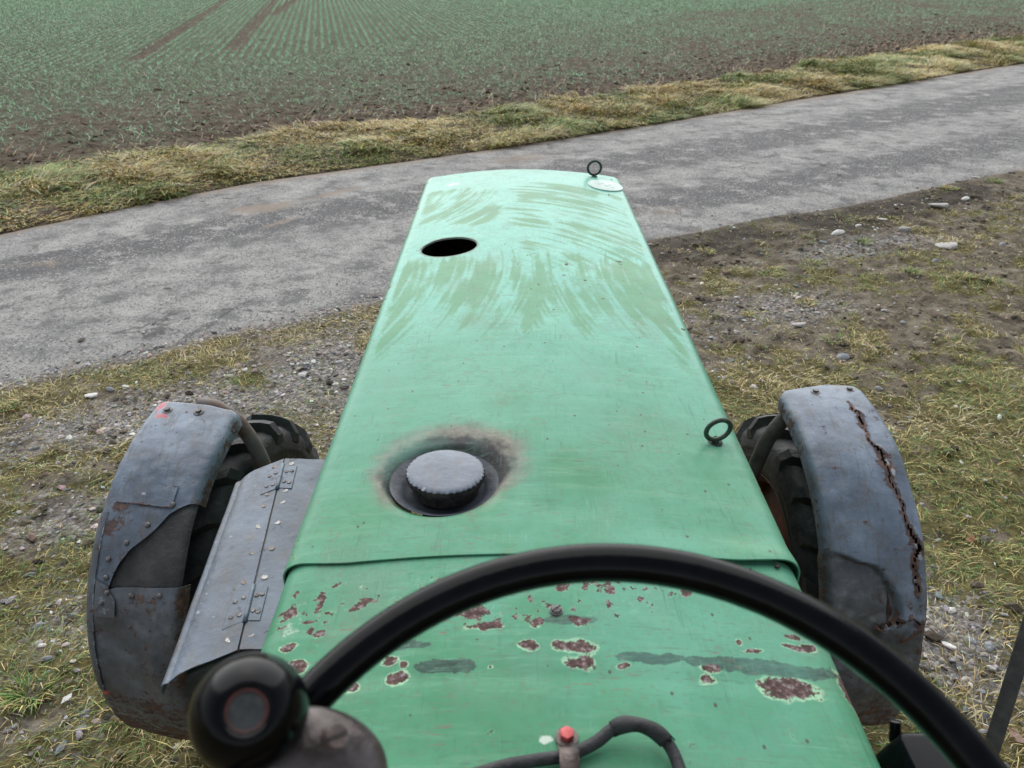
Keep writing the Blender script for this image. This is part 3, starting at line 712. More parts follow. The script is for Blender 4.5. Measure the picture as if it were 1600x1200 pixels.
for a in [
    (1308, 367, 22, 1, 'white', 'bright white stone on the bare mud near the asphalt edge, right of the green bonnet', .8, .2),
    (1480, 385, 42, 2, 'pale', 'broad flat pale stone lying between grass tufts at the upper right', .7, -.1),
    (1316, 557, 22, 1, 'grey', 'bluish grey stone lying alone above the right mudguard', 1.1, .5),
    (1467, 326, 40, 2, 'pale', 'flat grey-white slab just below the black mud patch', .6, .1),
    (1508, 311, 14, 1, 'white', 'small chalk-white stone beside the asphalt in the upper right', .9, .3),
    (1411, 361, 26, 0, 'pale', 'pale stone between the bright white stone and the broad flat one', .6, .3),
    (1380, 342, 20, 2, 'white', 'thin white stone half sunk in the mud under the black mud patch', .6, .1),
    (1340, 355, 13, 0, 'white', 'white pebble right beside the bright white stone on the mud', .8, .8),
    (1284, 379, 17, 0, 'grey', 'light grey stone just below and left of the bright white stone', .7, .1),
    (1565, 385, 13, 1, 'grey', 'small blue-grey stone by the right border, beyond the broad flat stone', .9, .4),
    (1462, 408, 17, 1, 'grey', 'grey rounded stone below the broad flat pale stone', .8, .2),
    (1248, 513, 30, 2, 'pale', 'long thin pale stone in the gravel right of the bonnet', .4, .05),
    (1276, 489, 14, 0, 'pale', 'small oval pale stone among gravel in the middle of the mud', .7, .0),
    (1525, 276, 24, 2, 'pale', 'flat stone at the asphalt edge, farthest right of all', .6, .2),
    (1487, 952, 17, 1, 'white', 'white lump of stone in the gravel right beside the torn mudguard', .9, .4),
    (1483, 1010, 27, 2, 'white', 'longish white splinter of stone in the gravel by the right mudguard', .45, -.7),
    (1545, 1012, 20, 1, 'grey', 'light blue-grey stone in the grass left of the flat bar', .9, .9),
    (1547, 1045, 20, 0, 'pale', 'pale stone just left of the flat bar at the lower right', .6, -.4),
    (1511, 1058, 18, 1, 'pale', 'square pale stone between the steering wheel and the gravel splinter', .9, .1),
    (1533, 1078, 18, 0, 'grey', 'grey stone above the steering wheel rim, next to the flat bar', .7, .2),
    (1539, 1118, 22, 1, 'dark', 'nearly black stone between steering wheel rim and flat bar', .9, .6),
    (143, 617, 24, 2, 'white', 'white angular flat stone in the gravel left of the left mudguard', .6, .45),
    (171, 606, 18, 1, 'grey', 'blue-grey stone just behind the white angular flat stone', .6, -.6),
    (196, 604, 14, 0, 'white', 'small white stone right of the white angular one in the gravel', .7, .2),
    (14, 690, 18, 1, 'grey', 'grey stone at the left border beside green grass', .6, .1),
    (44, 893, 20, 1, 'grey', 'grey stone in yellow grass at the left border, mid height', .5, .3),
    (84, 1000, 16, 0, 'white', 'upper of two white stones in the grass left of the mudguard', .6, .3),
    (65, 1009, 14, 1, 'white', 'lower of two white stones in the grass left of the mudguard', .8, .1),
    (75, 1033, 20, 1, 'grey', 'grey stone in the grass above the white paper scrap', .6, .3),
    (132, 1111, 20, 1, 'grey', 'blue-grey stone right of the white paper scrap, by the mudguard foot', .7, .5),
    (150, 1127, 20, 0, 'pink', 'pinkish stone beside the foot of the left mudguard', .8, .1),
    (126, 1140, 21, 1, 'grey', 'grey stone lowest of the row by the left mudguard foot', .8, .3),
    (33, 1108, 14, 0, 'pink', 'brownish pink stone below the green tuft at lower left', .8, 1.2),
    (577, 456, 9, 1, 'white', 'small white stone on the asphalt edge close to the bonnet', .9, .3),
]: stone(*a)

SOILM = simple('mud_lump', (0.05, 0.04, 0.03), (0.13, 0.10, 0.075), 40, 0.9, 0.6)
clod_me = stone_mesh(11, 0.45); clod_me.materials.append(SOILM)
for px, py, w, lab in [(260, 451, 20, 'flat brown mud clod on the asphalt left of the bonnet'), (127, 530, 15, 'brown mud clod near the lower asphalt edge at the left'),
                       (220, 465, 9, 'small mud crumb just left of the flat brown clod'), (1183, 256, 16, 'dark mud clod in the middle of the road right of the front eye bolt'),
                       (1286, 258, 15, 'brown mud clod right of the dark one on the road'), (1312, 273, 10, 'small mud crumb lowest on the road at the right'),
                       (1020, 237, 16, 'reddish mud clod on the road just above the bonnet corner'), (1110, 216, 11, 'tiny mud crumb farther up the road above the bonnet corner'), (322, 417, 9, 'dark crumb of mud on the road up right of the flat clod')]:
    p = at(px, py, 0.02); r = w / 2 / FPX * (p[1] * _c + CAM_H * _s)
    o = obj('mud_clod', clod_me, None, (p[0], p[1], 0.016)); o.scale = (r, r * 0.7, r * 0.45); o.rotation_euler = (0, 0, random.uniform(0, 6))
    tag(o, lab, 'mud clod', 'mud clods dropped on the road')

def tuft(px, py, wpx, hgt, tone, label, n=90):
    p = at(px, py, 0); r = wpx / 2 / FPX * (p[1] * _c + CAM_H * _s)
    a = rng.uniform(0, 2 * np.pi, n); d = r * 0.75 * np.sqrt(rng.random(n)); x, y = d * np.cos(a), d * np.sin(a) * 0.8
    z0 = ground_z(np.array([p[0]]), np.array([p[1]]))[0]
    c = pick(n, [GREEN * 1.25, OLIVE * 1.1, STRAW, DGREEN], [[.5, .3, .15, .05], [.25, .3, .42, .03], [.35, .4, .15, .1]][tone], 0.2)
    o = blades('grass_tuft', x, y, np.zeros(n) - 0.004, rng.uniform(0.4, 1.1, n) * hgt * 0.75, rng.uniform(0.003, 0.006, n) * (1 + 0.08 * p[1]), c, rng.uniform(0.5, 1.5, n), BL, 2, rng.uniform(0.5, 1.2, n), a + rng.normal(0, .6, n))
    del o['kind']; o.location = (p[0], p[1], z0)
    tag(o, label, 'grass tuft', 'grass tufts on bare ground')
for t in [(1347, 380, 36, .07, 0, 'bright green round grass tuft on the mud below the white stones'), (1201, 426, 34, .07, 2, 'dark green grass tuft on bare mud right of the bonnet'),
          (1272, 408, 30, .06, 2, 'olive grass tuft between dark and bright green tufts'), (1552, 284, 32, .09, 0, 'bright green grass tuft at the asphalt edge in the upper right corner'),
          (1483, 296, 34, .08, 1, 'yellowish grass tuft beside the asphalt, right of the black mud'), (1303, 534, 44, .07, 0, 'spiky light green tuft just above the blue-grey stone'),
          (1260, 475, 40, .06, 1, 'straw-coloured low tuft on bare mud above the gravel'), (1170, 490, 24, .05, 1, 'small yellow tuft nearest to the bonnet flank'),
          (1105, 394, 28, .06, 1, 'small tuft close to the asphalt by the bonnet corner'), (1425, 430, 34, .06, 2, 'green tuft in the middle of the muddy right verge'),
          (1500, 437, 40, .06, 1, 'straw-and-green tuft right of the middle of the muddy verge'), (1550, 443, 32, .06, 2, 'green tuft near the right border below the broad flat stone'),
          (12, 636, 40, .06, 0, 'green tuft at the left border below the road'), (45, 1085, 90, .075, 0, 'large bright green tuft next to the white paper scrap'), (1395, 340, 22, .05, 1, 'tiny straw tuft beside the thin white stone')]:
    tuft(*t, n=220 if t[2] > 60 else 90)

# scrap of paper and fallen leaves
def litter(name, px, py, w, l, rz, mat, label, cat, shape):
    p = at(px, py, 0.02); z = ground_z(np.array([p[0]]), np.array([p[1]]))[0] + 0.022
    bm = bmesh.new(); top = [bm.verts.new((u * w, v * l, 0.006 * math.sin(3 * u + 2 * v) + 0.0012)) for u, v in shape]
    f = bm.faces.new(top); r = bmesh.ops.extrude_face_region(bm, geom=[f])
    for g in r['geom']:
        if isinstance(g, bmesh.types.BMVert): g.co.z -= 0.0012
    o = bm_obj(name, bm, mat, None, (p[0], p[1], z), smooth=False); o.rotation_euler = (random.uniform(-.2, .2), random.uniform(-.2, .2), rz)
    return tag(o, label, cat)
LEAF = [(-.5, 0), (-.25, .32), (.05, .25), (.2, .5), (.35, .18), (.6, .05), (.35, -.12), (.2, -.45), (-.05, -.28), (-.25, -.3)]
PAPERM = simple('paper', (0.70, 0.72, 0.70), (0.80, 0.81, 0.78), 60, 0.7, 0.1)
LEAFM = simple('dry_leaf', (0.26, 0.12, 0.05), (0.40, 0.22, 0.12), 50, 0.7, 0.3)
LEAFP = simple('pale_leaf', (0.30, 0.19, 0.14), (0.46, 0.32, 0.26), 50, 0.7, 0.3)
litter('paper_scrap', 101, 1085, 0.036, 0.021, 0.35, PAPERM, 'small white paper scrap on the grass left of the left mudguard', 'paper', [(-.5, -.5), (.5, -.35), (.5, .5), (-.3, .45)])
litter('fallen_leaf', 1519, 837, 0.035, 0.04, 0.5, LEAFM, 'orange-brown fallen leaf on the grass right of the right mudguard', 'leaf', LEAF)
litter('fallen_leaf', 1588, 1150, 0.05, 0.05, 2.2, LEAFP, 'pinkish dry leaf on the grass right of the flat bar', 'leaf', LEAF)

# ------------------------------------------------------------------ the tractor
T0 = np.array([0.035, 1.1, 0.0])
tractor = bpy.data.objects.new('tractor', None); tractor.location = T0; tractor.empty_display_size = 0.3; link(tractor)
tag(tractor, 'old green tractor with worn grey mudguards and black steering wheel, seen from its seat', 'tractor')

HC, HW = 0.035, 0.311                       # bonnet centre line and half width
def top_profile(hw, zedge, crown, rad, flat_step, depth):
    """cross-section of bonnet or cowl: (x, z) from the left foot over the top to the right foot"""
    xi = hw - rad
    xs = np.arange(-round(xi / flat_step), round(xi / flat_step) + 1) * flat_step
    xi = xs[-1]
    top = [(x, zedge + crown * (1 - (x / hw) ** 2)) for x in xs]
    z1 = top[-1][1]; slope = 2 * crown * xi / hw ** 2
    arc = []; a0 = math.atan(slope); r = hw - xi; rz = r * 0.9
    for t in np.linspace(0, 1, 8)[1:]:
        a = a0 + (math.pi / 2 - a0) * t
        arc.append((xi + r * (math.sin(a) - math.sin(a0)) / (1 - math.sin(a0)), z1 - rz * (math.cos(a0) - math.cos(a)) / math.cos(a0)))
    zb = arc[-1][1]; down = [(hw, zb - depth * t) for t in (0.08, 0.3, 0.65, 1.0)]
    right = top + arc + down
    left = [(-x, z) for x, z in (arc + down)][::-1]
    return np.array(left + right), len(arc) + len(down), len(xs)

def smear_field(x, y):
    """hand-wiped streaks in the dewy, sheen-tinted film on the bonnet; x relative to its centre line"""
    def polar(cx, cy, k, kt, seed, w3=(0.26, 0.44, 0.30)):
        r = np.hypot(x - cx, y - cy); th = np.arctan2(x - cx, y - cy)
        r = r + 0.016 * (fbm(x * 6, y * 6, 2, seed + 5) - 0.5)
        t = 0
        for i, (m, w) in enumerate(zip((0.45, 1.0, 2.6), w3)): t = t + w * vn(r * k * m, th * kt * (1 + 0.6 * i) + 3.1 * i, seed + i)
        return t
    n1 = polar(-0.15, 1.45, 70, 3.4, 201)                        # big arcs, top right
    n2 = polar(-0.62, 2.32, 76, 4.0, 221)                        # upright arcs, top left
    xs_ = x + 0.9 * (y - 1.62) ** 2 * np.where(x > 0, -0.5, 0.6) + 0.012 * (fbm(x * 7, y * 5, 2, 245) - 0.5)
    n3 = 0.20 * vn(xs_ * 24, y * 3.5, 241) + 0.36 * vn(xs_ * 88, y * 7, 242) + 0.32 * vn(xs_ * 190, y * 10, 243) + 0.12 * fbm(x * 45, y * 24, 3, 247)
    m1 = 0.93 * sst(-0.09, 0.0, x + 0.05 * (vn(y * 40, y * 0, 231) - 0.5)) * sst(1.40, 1.68, y) * sst(2.38, 2.26, y)
    m2 = sst(-0.02, -0.10, x) * sst(1.84, 1.95, y) * sst(2.34, 2.24, y) * (1 - 0.7 * blob(x, y, HOLE[0], HOLE[1], 0.11, 0.10))
    m3 = sst(1.84, 1.60, y) * sst(1.00, 1.45, y + 0.30 * (vn(x * 30, x * 0, 232) - 0.5))
    big = fbm(x * 8, y * 5, 3, 261) - 0.5; mid = fbm(x * 30, y * 18, 3, 262) - 0.5
    def z(n, m, bias): return m * 0.55 + (n - 0.5) * 1.0 - 0.55 + bias + 0.42 * big * (0.3 + 0.7 * m) + 0.35 * mid
    f = np.maximum.reduce([z(n1, m1, -0.01), z(n2, m2, -0.05), z(n3, m3, 0.035)])
    f = 0.46 + 1.15 * f - 0.5 * sst(0.275, 0.297, np.abs(x))
    return np.clip(f, 0, 1)

def ell(x, y, cx, cy, rx, ry):
    return 1 - np.sqrt(((x - cx) / rx) ** 2 + ((y - cy) / ry) ** 2)

HOLE = (-0.185, 1.76, 0.067, 0.08)            # exhaust opening: x, y, radius, half of its square patch
DISH = (-0.125, 0.83, 0.080, 0.10)            # filler recess
def make_bonnet():
    st = 0.0025
    prof, ne, nx = top_profile(HW, 1.5, 0.028, 0.031, st, 0.10)
    ys = np.arange(0.68, 2.4501, st); npf, ny = len(prof), len(ys)
    Xp = np.repeat(prof[:, 0][:, None], ny, 1); Zp = np.repeat(prof[:, 1][:, None], ny, 1); Yp = np.repeat(ys[None], npf, 0)
    # rear lip bows slightly towards the driver at the flanks; the skin is a little wavy
    edge = sst(0.24, 0.311, np.abs(Xp))
    V = np.stack([Xp.copy(), Yp.copy(), Zp.copy()], -1).reshape(-1, 3); Q = grid_quads(npf, ny)
    P2 = V.copy()
    for (cx, cy, r, hh) in (HOLE, DISH):
        cen = V[Q].mean(1)
        ins = (np.abs(cen[:, 0] - cx) < hh) & (np.abs(cen[:, 1] - cy) < hh) & (cen[:, 2] > 1.48)
        Q = Q[~ins]
        # ring of border vertices in order
        i0 = ne + round((cx - hh + (nx - 1) / 2 * st) / st); i1 = i0 + round(2 * hh / st)
        j0 = round((cy - hh - ys[0]) / st); j1 = j0 + round(2 * hh / st)
        ring = [(i, j0) for i in range(i0, i1)] + [(i1, j) for j in range(j0, j1)] + [(i, j1) for i in range(i1, i0, -1)] + [(i0, j) for j in range(j1, j0, -1)]
        idx = np.array([i * ny + j for i, j in ring]); pb = V[idx]; m = len(idx)
        ang = np.arctan2(pb[:, 1] - cy, pb[:, 0] - cx); prev = idx
        for t in (0.35, 0.7, 1.0):
            px = pb[:, 0] * (1 - t) + (cx + r * np.cos(ang)) * t; py = pb[:, 1] * (1 - t) + (cy + r * np.sin(ang)) * t
            nw = np.c_[px, py, 1.5 + 0.028 * (1 - (px / HW) ** 2)]; k0 = len(V); V = np.vstack([V, nw]); cur = k0 + np.arange(m)
            Q = np.vstack([Q, np.c_[prev, np.roll(prev, -1), np.roll(cur, -1), cur]]); prev = cur
        # turned-down rim
        if r == HOLE[2]: steps = [(-0.0008, 0.0025), (-0.001, 0.004)]
        else: steps = [(-0.003, 0.003), (-0.008, 0.006)]
        for dr, dz in steps:
            px, py = cx + (r + dr) * np.cos(ang), cy + (r + dr) * np.sin(ang)
            nw = np.c_[px, py, 1.5 + 0.028 * (1 - (px / HW) ** 2) - dz]; k0 = len(V); V = np.vstack([V, nw]); cur = k0 + np.arange(m)
            Q = np.vstack([Q, np.c_[prev, np.roll(prev, -1), np.roll(cur, -1), cur]]); prev = cur
    x, y = V[:, 0].copy(), V[:, 1].copy()
    V[:, 2] += 0.0035 * (fbm(x * 5, y * 4, 2, 301) - 0.5) + 0.0012 * (fbm(x * 16, y * 12, 2, 302) - 0.5)
    ed = sst(0.22, 0.311, np.abs(x)); V[:, 1] += 0.010 * ed * sst(0.75, 0.68, y)
    V[:, 2] += 0.007 * sst(0.74, 0.68, y) * sst(0.0, 0.28, x)      # lifted rear corner
    A = {'smear': smear_field(x, y)}
    A['dew_sheen'] = np.clip(sst(0.75, 1.75, y) * 0.95 + 0.10 * (fbm(x * 6, y * 6, 3, 303) - 0.5) + 0.15 * sst(0.0, 0.3, x) * sst(0.8, 1.1, y), 0, 1) * sst(0.31, 0.295, np.abs(x))  # dew film plus painted sky sheen, both growing towards the front
    dd = np.hypot((x - DISH[0]) / 1.0, (y - DISH[1] - 0.012) / 1.0); an = np.arctan2(y - DISH[1], x - DISH[0])
    reach = 0.032 + 0.034 * sst(-0.4, 0.9, np.sin(an + 0.15)) + 0.012 * (fbm(np.cos(an) * 3 + 5, np.sin(an) * 3, 2, 304) - 0.5)
    A['soot'] = np.clip(1.05 - (dd - DISH[2] + 0.004) / reach, 0, 1.2) * (0.35 + 0.65 * sst(-0.75, 0.1, np.sin(an + 0.3) - 0.35 * np.cos(an)))
    A['soot'] = np.maximum(A['soot'], 0.5 * sst(0.010, 0.0, np.abs(np.hypot(x - HOLE[0], y - HOLE[1]) - HOLE[2])))
    spn = fbm(x * 38, y * 30, 3, 305)
    zone = 0.55 + 0.25 * sst(1.2, 1.5, y) * sst(1.9, 1.6, y) - 0.15 * sst(1.0, 0.8, y)
    chip = np.clip((spn - 0.66) * 3.0 * zone, 0, 0.45)
    chip += 0.42 * sst(0.288, 0.303, np.abs(x)) * sst(0.45, 0.7, fbm(x * 20, y * 14, 3, 306))
    for cx, cy, r in ((0.085, 1.62, .012), (0.02, 1.50, .010), (0.12, 1.53, .01), (0.045, 1.37, .009), (-0.02, 1.62, .009), (0.15, 1.44, .009), (0.26, 1.0, .006)): chip = np.maximum(chip, 0.75 * np.clip(ell(x, y, cx, cy, r, r * 1.4), 0, 1))
    for cx, cy, rx, ry in ((0.212, 2.33, .025, .018),): chip = np.maximum(chip, 0.62 * np.clip(ell(x, y, cx, cy, rx, ry), 0, 1))
    A['chip'] = chip; A['band'] = np.zeros(len(x))
    band = 0 * x
    for cx, cy, rx, ry in ((0.195, 1.13, .03, .03), (0.17, 1.165, .02, .012), (0.22, 1.19, .012, .01)): band = np.maximum(band, 0.62 * np.clip(1.4 * ell(x, y, cx, cy, rx, ry), 0, 1))
    pale = 0.62 * np.clip(ell(x, y, -0.215, 2.33, 0.05, 0.05), 0, 1) + 0.5 * np.clip(ell(x, y, 0.205, 2.33, 0.03, 0.03), 0, 1)
    A['pale'] = pale
    line = 0 * x
    for cx, cy, rx, ry, s in ((-0.01, 2.405, .075, .030, 1), (-0.015, 2.335, .03, .028, 2)):     # outline left by a lost badge
        rr = np.sqrt(((x - cx) / rx) ** 2 + ((y - cy) / ry) ** 2); aa = np.arctan2(y - cy, x - cx)
        rr = rr + 0.35 * (fbm(np.cos(aa) * 2.5 + s, np.sin(aa) * 2.5, 2, 310 + s) - 0.5)
        line = np.maximum(line, 0.5 * np.exp(-((rr - 1) / 0.075) ** 2) * sst(0.3, 0.6, fbm(x * 40, y * 40, 2, 312)))
    line = np.maximum(line, 0.5 * sst(2.4455, 2.449, y))
    A['line'] = line
    V[:, 0] += HC
    me = np_mesh('bonnet', V - T0, None, Q, A, True, PAINT)
    o = obj('bonnet', me, tractor)
    thicken(o, 0.002)
    return o
bonnet = make_bonnet()

def make_nose():
    prof, ne, nx = top_profile(HW - 0.003, 1.4945, 0.028, 0.031, 0.01, 0.10)
    cols = []; path = [(2.453, 0.0), (2.47, -0.001), (2.492, -0.004), (2.51, -0.010), (2.525, -0.02), (2.536, -0.035), (2.543, -0.055), (2.546, -0.09), (2.546, -0.14)]
    V = []
    for (y, dz) in path:
        for x, z in prof: V.append((x + HC, y - 0.028 * (abs(x) / HW) ** 3 * sst(2.453, 2.53, y), min(z, z + dz)))
    V = np.array(V); n = len(prof); Q = grid_quads(len(path), n)
    A = {k: np.zeros(len(V)) for k in ('smear', 'soot', 'chip', 'band', 'pale', 'line')}; A['dew_sheen'] = np.full(len(V), 0.55)
    o = obj('nose_panel', np_mesh('nose_panel', V - T0, None, Q[:, ::-1], A, True, PAINT), tractor)
    # grille below the nose: frame and upright bars
    bm = bmesh.new(); bm_box(bm, (HC, 2.50, 1.10), (0.60, 0.02, 0.66)); g = bm_obj('grille_backing', bm, UNDER, tractor, tuple(-T0), bevel=0.004)
    bar = bmesh.new(); bm_box(bar, (0, 0, 0), (0.016, 0.014, 0.62)); bo = bm_obj('grille_bar', bar, GREY, tractor, tuple(np.array([HC - 0.25, 2.519, 1.09]) - T0), bevel=0.003)
    for k in range(1, 11):
        c = bo.copy(); link(c, tractor); c.location = np.array([HC - 0.25 + 0.05 * k, 2.519, 1.09]) - T0
    return o
make_nose()

CHIPS = [(1235, 1076, 66, 20), (905, 1054, 33, 10), (905, 1030, 46, 13), (826, 1028, 16, 8), (868, 1024, 10, 4), (620, 1072, 21, 11), (610, 1044, 18, 9), (632, 1051, 10, 6), (540, 1081, 36, 12), (545, 1062, 20, 7), (770, 1058, 9, 4),
         (972, 1056, 9, 4), (1104, 1074, 17, 9), (1108, 1056, 16, 8), (1332, 1060, 16, 34), (1175, 1020, 26, 4), (1245, 1008, 22, 5), (1265, 1003, 16, 6), (1240, 990, 14, 4), (1150, 1008, 7, 6), (575, 945, 20, 7), (560, 954, 14, 6), (450, 952, 12, 10), (505, 936, 10, 8), (1065, 935, 12, 11), (880, 935, 9, 7), (950, 938, 10, 6), (1000, 950, 12, 7), (840, 990, 14, 8), (905, 990, 22, 9), (760, 995, 30, 7), (730, 975, 26, 8), (740, 955, 10, 5), (480, 968, 14, 4), (450, 1005, 18, 7), (500, 985, 9, 6), (460, 1040, 22, 12)]
BANDS = [(700, 1056, 50, 11), (1012, 1042, 58, 9), (1195, 1046, 122, 12), (1100, 1044, 40, 8), (890, 988, 45, 8), (640, 1018, 40, 7)]
def make_cowl():
    st = 0.0025
    prof, ne, nx = top_profile(HW - 0.004, 1.4970, 0.028, 0.034, st, 0.45)
    ys = np.arange(0.20, 0.6961, st)
    X, Y = np.meshgrid(prof[:, 0], ys, indexing='ij'); Z = np.repeat(prof[:, 1][:, None], len(ys), 1)
    x, y, z = X.ravel(), Y.ravel(), Z.ravel()
    z = z + 0.002 * (fbm(x * 6, y * 6, 2, 401) - 0.5) - 0.006 * np.exp(-(((x - 0.0) / 0.3) ** 2 + ((y - 0.51) / 0.012) ** 2)) * 0.25
    chip = 0 * x; band = 0 * x; halo = 0 * x
    wx = x + HC + 0.010 * (fbm(x * 45, y * 45, 3, 402) - 0.5); wy = y + 0.010 * (fbm(x * 45, y * 45, 3, 403) - 0.5)
    irr = 1.1 * (fbm(x * 38, y * 38, 4, 407) - 0.5) + 0.7 * (fbm(x * 120, y * 120, 2, 408) - 0.5)
    for px, py, a, b in CHIPS:
        p = at(px, py, 1.508); s = (p[1] * _c + (CAM_H - 1.508) * _s) / FPX; foreshort = (p[1] * _s * 0 + math.sin(math.atan2(CAM_H - 1.508, p[1])))
        chip = np.maximum(chip, np.clip(0.95 * (1 - np.sqrt(((wx - p[0]) / (a * s * 1.05)) ** 2 + ((wy - p[1]) / (b * s / foreshort * 1.1)) ** 2)) + 0.24 + irr * (0.45 if a > 15 and py > 1010 else 1.0), 0, 1))
    big = np.where((y < 0.575), chip, 0)
    for px, py, a, b in BANDS:
        p = at(px, py, 1.508); s = (p[1] * _c + (CAM_H - 1.508) * _s) / FPX
        band = np.maximum(band, np.clip(1.5 * (1 - (np.abs((wx - p[0]) / (a * s)) ** 3 + ((wy - p[1]) / (b * s / 0.75)) ** 2)) + 0.7 * irr + 0.25, 0, 0.95))
    zone = 0.9 * blob(x, y, -0.03, 0.60, 0.17, 0.045) + 0.75 * blob(x, y, 0.06, 0.635, 0.2, 0.03) + 1.0 * blob(x, y, -0.275, 0.60, 0.05, 0.10) + 0.35 * blob(x, y, -0.2, 0.64, 0.08, 0.03)
    sp = 0.5 * fbm(x * 60, y * 60, 3, 404) + 0.5 * fbm(x * 130, y * 130, 2, 409)
    chip = np.maximum(chip, np.clip(zone, 0, 1) * np.clip((sp - 0.47) * 4.2, 0, 0.62))
    gen = np.clip((fbm(x * 55, y * 55, 3, 405) - 0.70) * 3.0, 0, 0.35); chip = np.maximum(chip, gen)
    pale = 0.36 * blob(x, y, -0.275, 0.60, 0.02, 0.05) + 0.3 * blob(x, y, -0.21, 0.645, 0.02, 0.03)
    p = at(852, 1172, 1.51); pale = pale + 0.9 * blob(x + HC, y, p[0], p[1], 0.007, 0.005)
    A = {'big': big, 'smear': 0 * x, 'dew_sheen': 0.10 * sst(0.45, 0.65, y), 'soot': 0 * x, 'chip': chip, 'band': band, 'pale': pale, 'line': 0 * x}
    V = np.c_[x + HC, y, z]
    o = obj('cowl', np_mesh('cowl', V - T0, None, grid_quads(len(prof), len(ys)), A, True, PAINT), tractor)
    thicken(o, 0.002)
    return o
cowl = make_cowl()
bm = bmesh.new(); bm_box(bm, (HC, 0.215, 1.20), (0.60, 0.02, 0.55)); bm_obj('dashboard', bm, BLACKBOX, tractor, tuple(-T0), bevel=0.004)

# side panels, engine and frame under the bonnet
for sx in (-1, 1):
    bm = bmesh.new(); bm_box(bm, (HC + sx * 0.300, 1.58, 1.15), (0.012, 1.82, 0.54))
    o = bm_obj('side_panel', bm, PAINT, tractor, tuple(-T0), bevel=0.003)
bm = bmesh.new(); bm_box(bm, (HC, 1.3, 0.62), (0.36, 2.3, 0.56)); bm_box(bm, (HC, 1.55, 1.0), (0.40, 1.5, 0.5)); bm_box(bm, (HC, 2.2, 0.72), (0.30, 0.8, 0.3)); bm_box(bm, (HC, 0.2, 0.6), (0.5, 0.6, 0.6))
bm_obj('engine_block', bm, UNDER, tractor, tuple(-T0), bevel=0.02)
bm = bmesh.new(); bm_cyl(bm, (-0.72, 1.86, 0.46), (0.76, 1.86, 0.46), 0.065); bm_cyl(bm, (-0.16, 1.86, 0.46), (0.2, 1.86, 0.46), 0.15, n=32); bm_obj('front_axle', bm, UNDER, tractor, tuple(-T0), bevel=0.006)
bm = bmesh.new(); bm_cyl(bm, (HC + HOLE[0], HOLE[1], 1.30), (HC + HOLE[0], HOLE[1], 1.44), 0.085, 0.085, 40); bm_obj('exhaust_pot', bm, UNDER, tractor, tuple(-T0), bevel=0.004)

def sub(o, parent):
    o.parent = parent; return o

# filler recess and cap
dz = 1.5 + 0.028 * (1 - (DISH[0] / HW) ** 2)
Vd, Qd = lathe_arrays([(0.0730, -0.004), (0.069, -0.0065), (0.061, -0.012), (0.055, -0.016), (0.052, -0.021), (0.03, -0.022), (0.0005, -0.022)], 64)
obj('filler_recess', np_mesh('filler_recess', Vd + np.array([HC + DISH[0], DISH[1], dz]) - T0, None, Qd, {k: np.zeros(len(Vd)) for k in ('rust', 'dark', 'red', 'pale')}, True, DISHM), tractor)
prof = [(0.0005, 0.0218), (0.03, 0.0214), (0.044, 0.0205), (0.0500, 0.0190), (0.0522, 0.0165), (0.0528, 0.013), (0.0520, 0.006), (0.0500, 0.004), (0.0495, 0.0), (0.045, -0.004), (0.045, -0.02)]
Vc, Qc = lathe_arrays(prof, 120)
ang = np.arctan2(Vc[:, 1], Vc[:, 0]); rr = np.hypot(Vc[:, 0], Vc[:, 1]); kn = 1 + 0.016 * np.sign(np.sin(ang * 40)) * ((Vc[:, 2] < 0.018) & (Vc[:, 2] > -0.001)) 
Vc[:, 0] *= kn; Vc[:, 1] *= kn
top = Vc[:, 2] > 0.0175
A = {'rust': np.clip(0.30 * (rr > 0.045) * (Vc[:, 2] < 0.0205) * (fbm(ang * 5, rr * 0, 2, 501)) + 0.0, 0, 1), 'dark': np.where(Vc[:, 2] < 0.0165, 0.9, 0.0) * np.where(fbm(ang * 14, Vc[:, 2] * 200, 2, 502) > 0.68, 0.3, 1), 'red': 0 * rr, 'pale': np.where((np.abs(Vc[:, 2] - 0.0165) < 0.003) & (fbm(ang * 22, rr * 0, 2, 503) > 0.62), 0.42, 0.1)}
Vc[:, 2] += 0.0007 * (fbm(Vc[:, 0] * 50, Vc[:, 1] * 50, 2, 504) - 0.5)
side_q = Vc[Qc][:, :, 2].mean(1) < 0.0172
cap = obj('filler_cap', np_mesh('filler_cap', Vc, None, Qc[~side_q][:, ::-1], A, True, CAPM), tractor, np.array([HC + DISH[0] + 0.001, DISH[1] + 0.004, dz - 0.004]) - T0)
SKIRT = simple('black_cap_skirt', (0.010, 0.009, 0.009), (0.055, 0.048, 0.043), 90, 0.7, 0.5)
obj('cap_skirt', np_mesh('cap_skirt', Vc, None, Qc[side_q][:, ::-1], None, True, SKIRT), cap)
cap.scale = (0.99, 0.99, 0.78); cap.rotation_euler = (R(-1.5), R(2), 0.4)

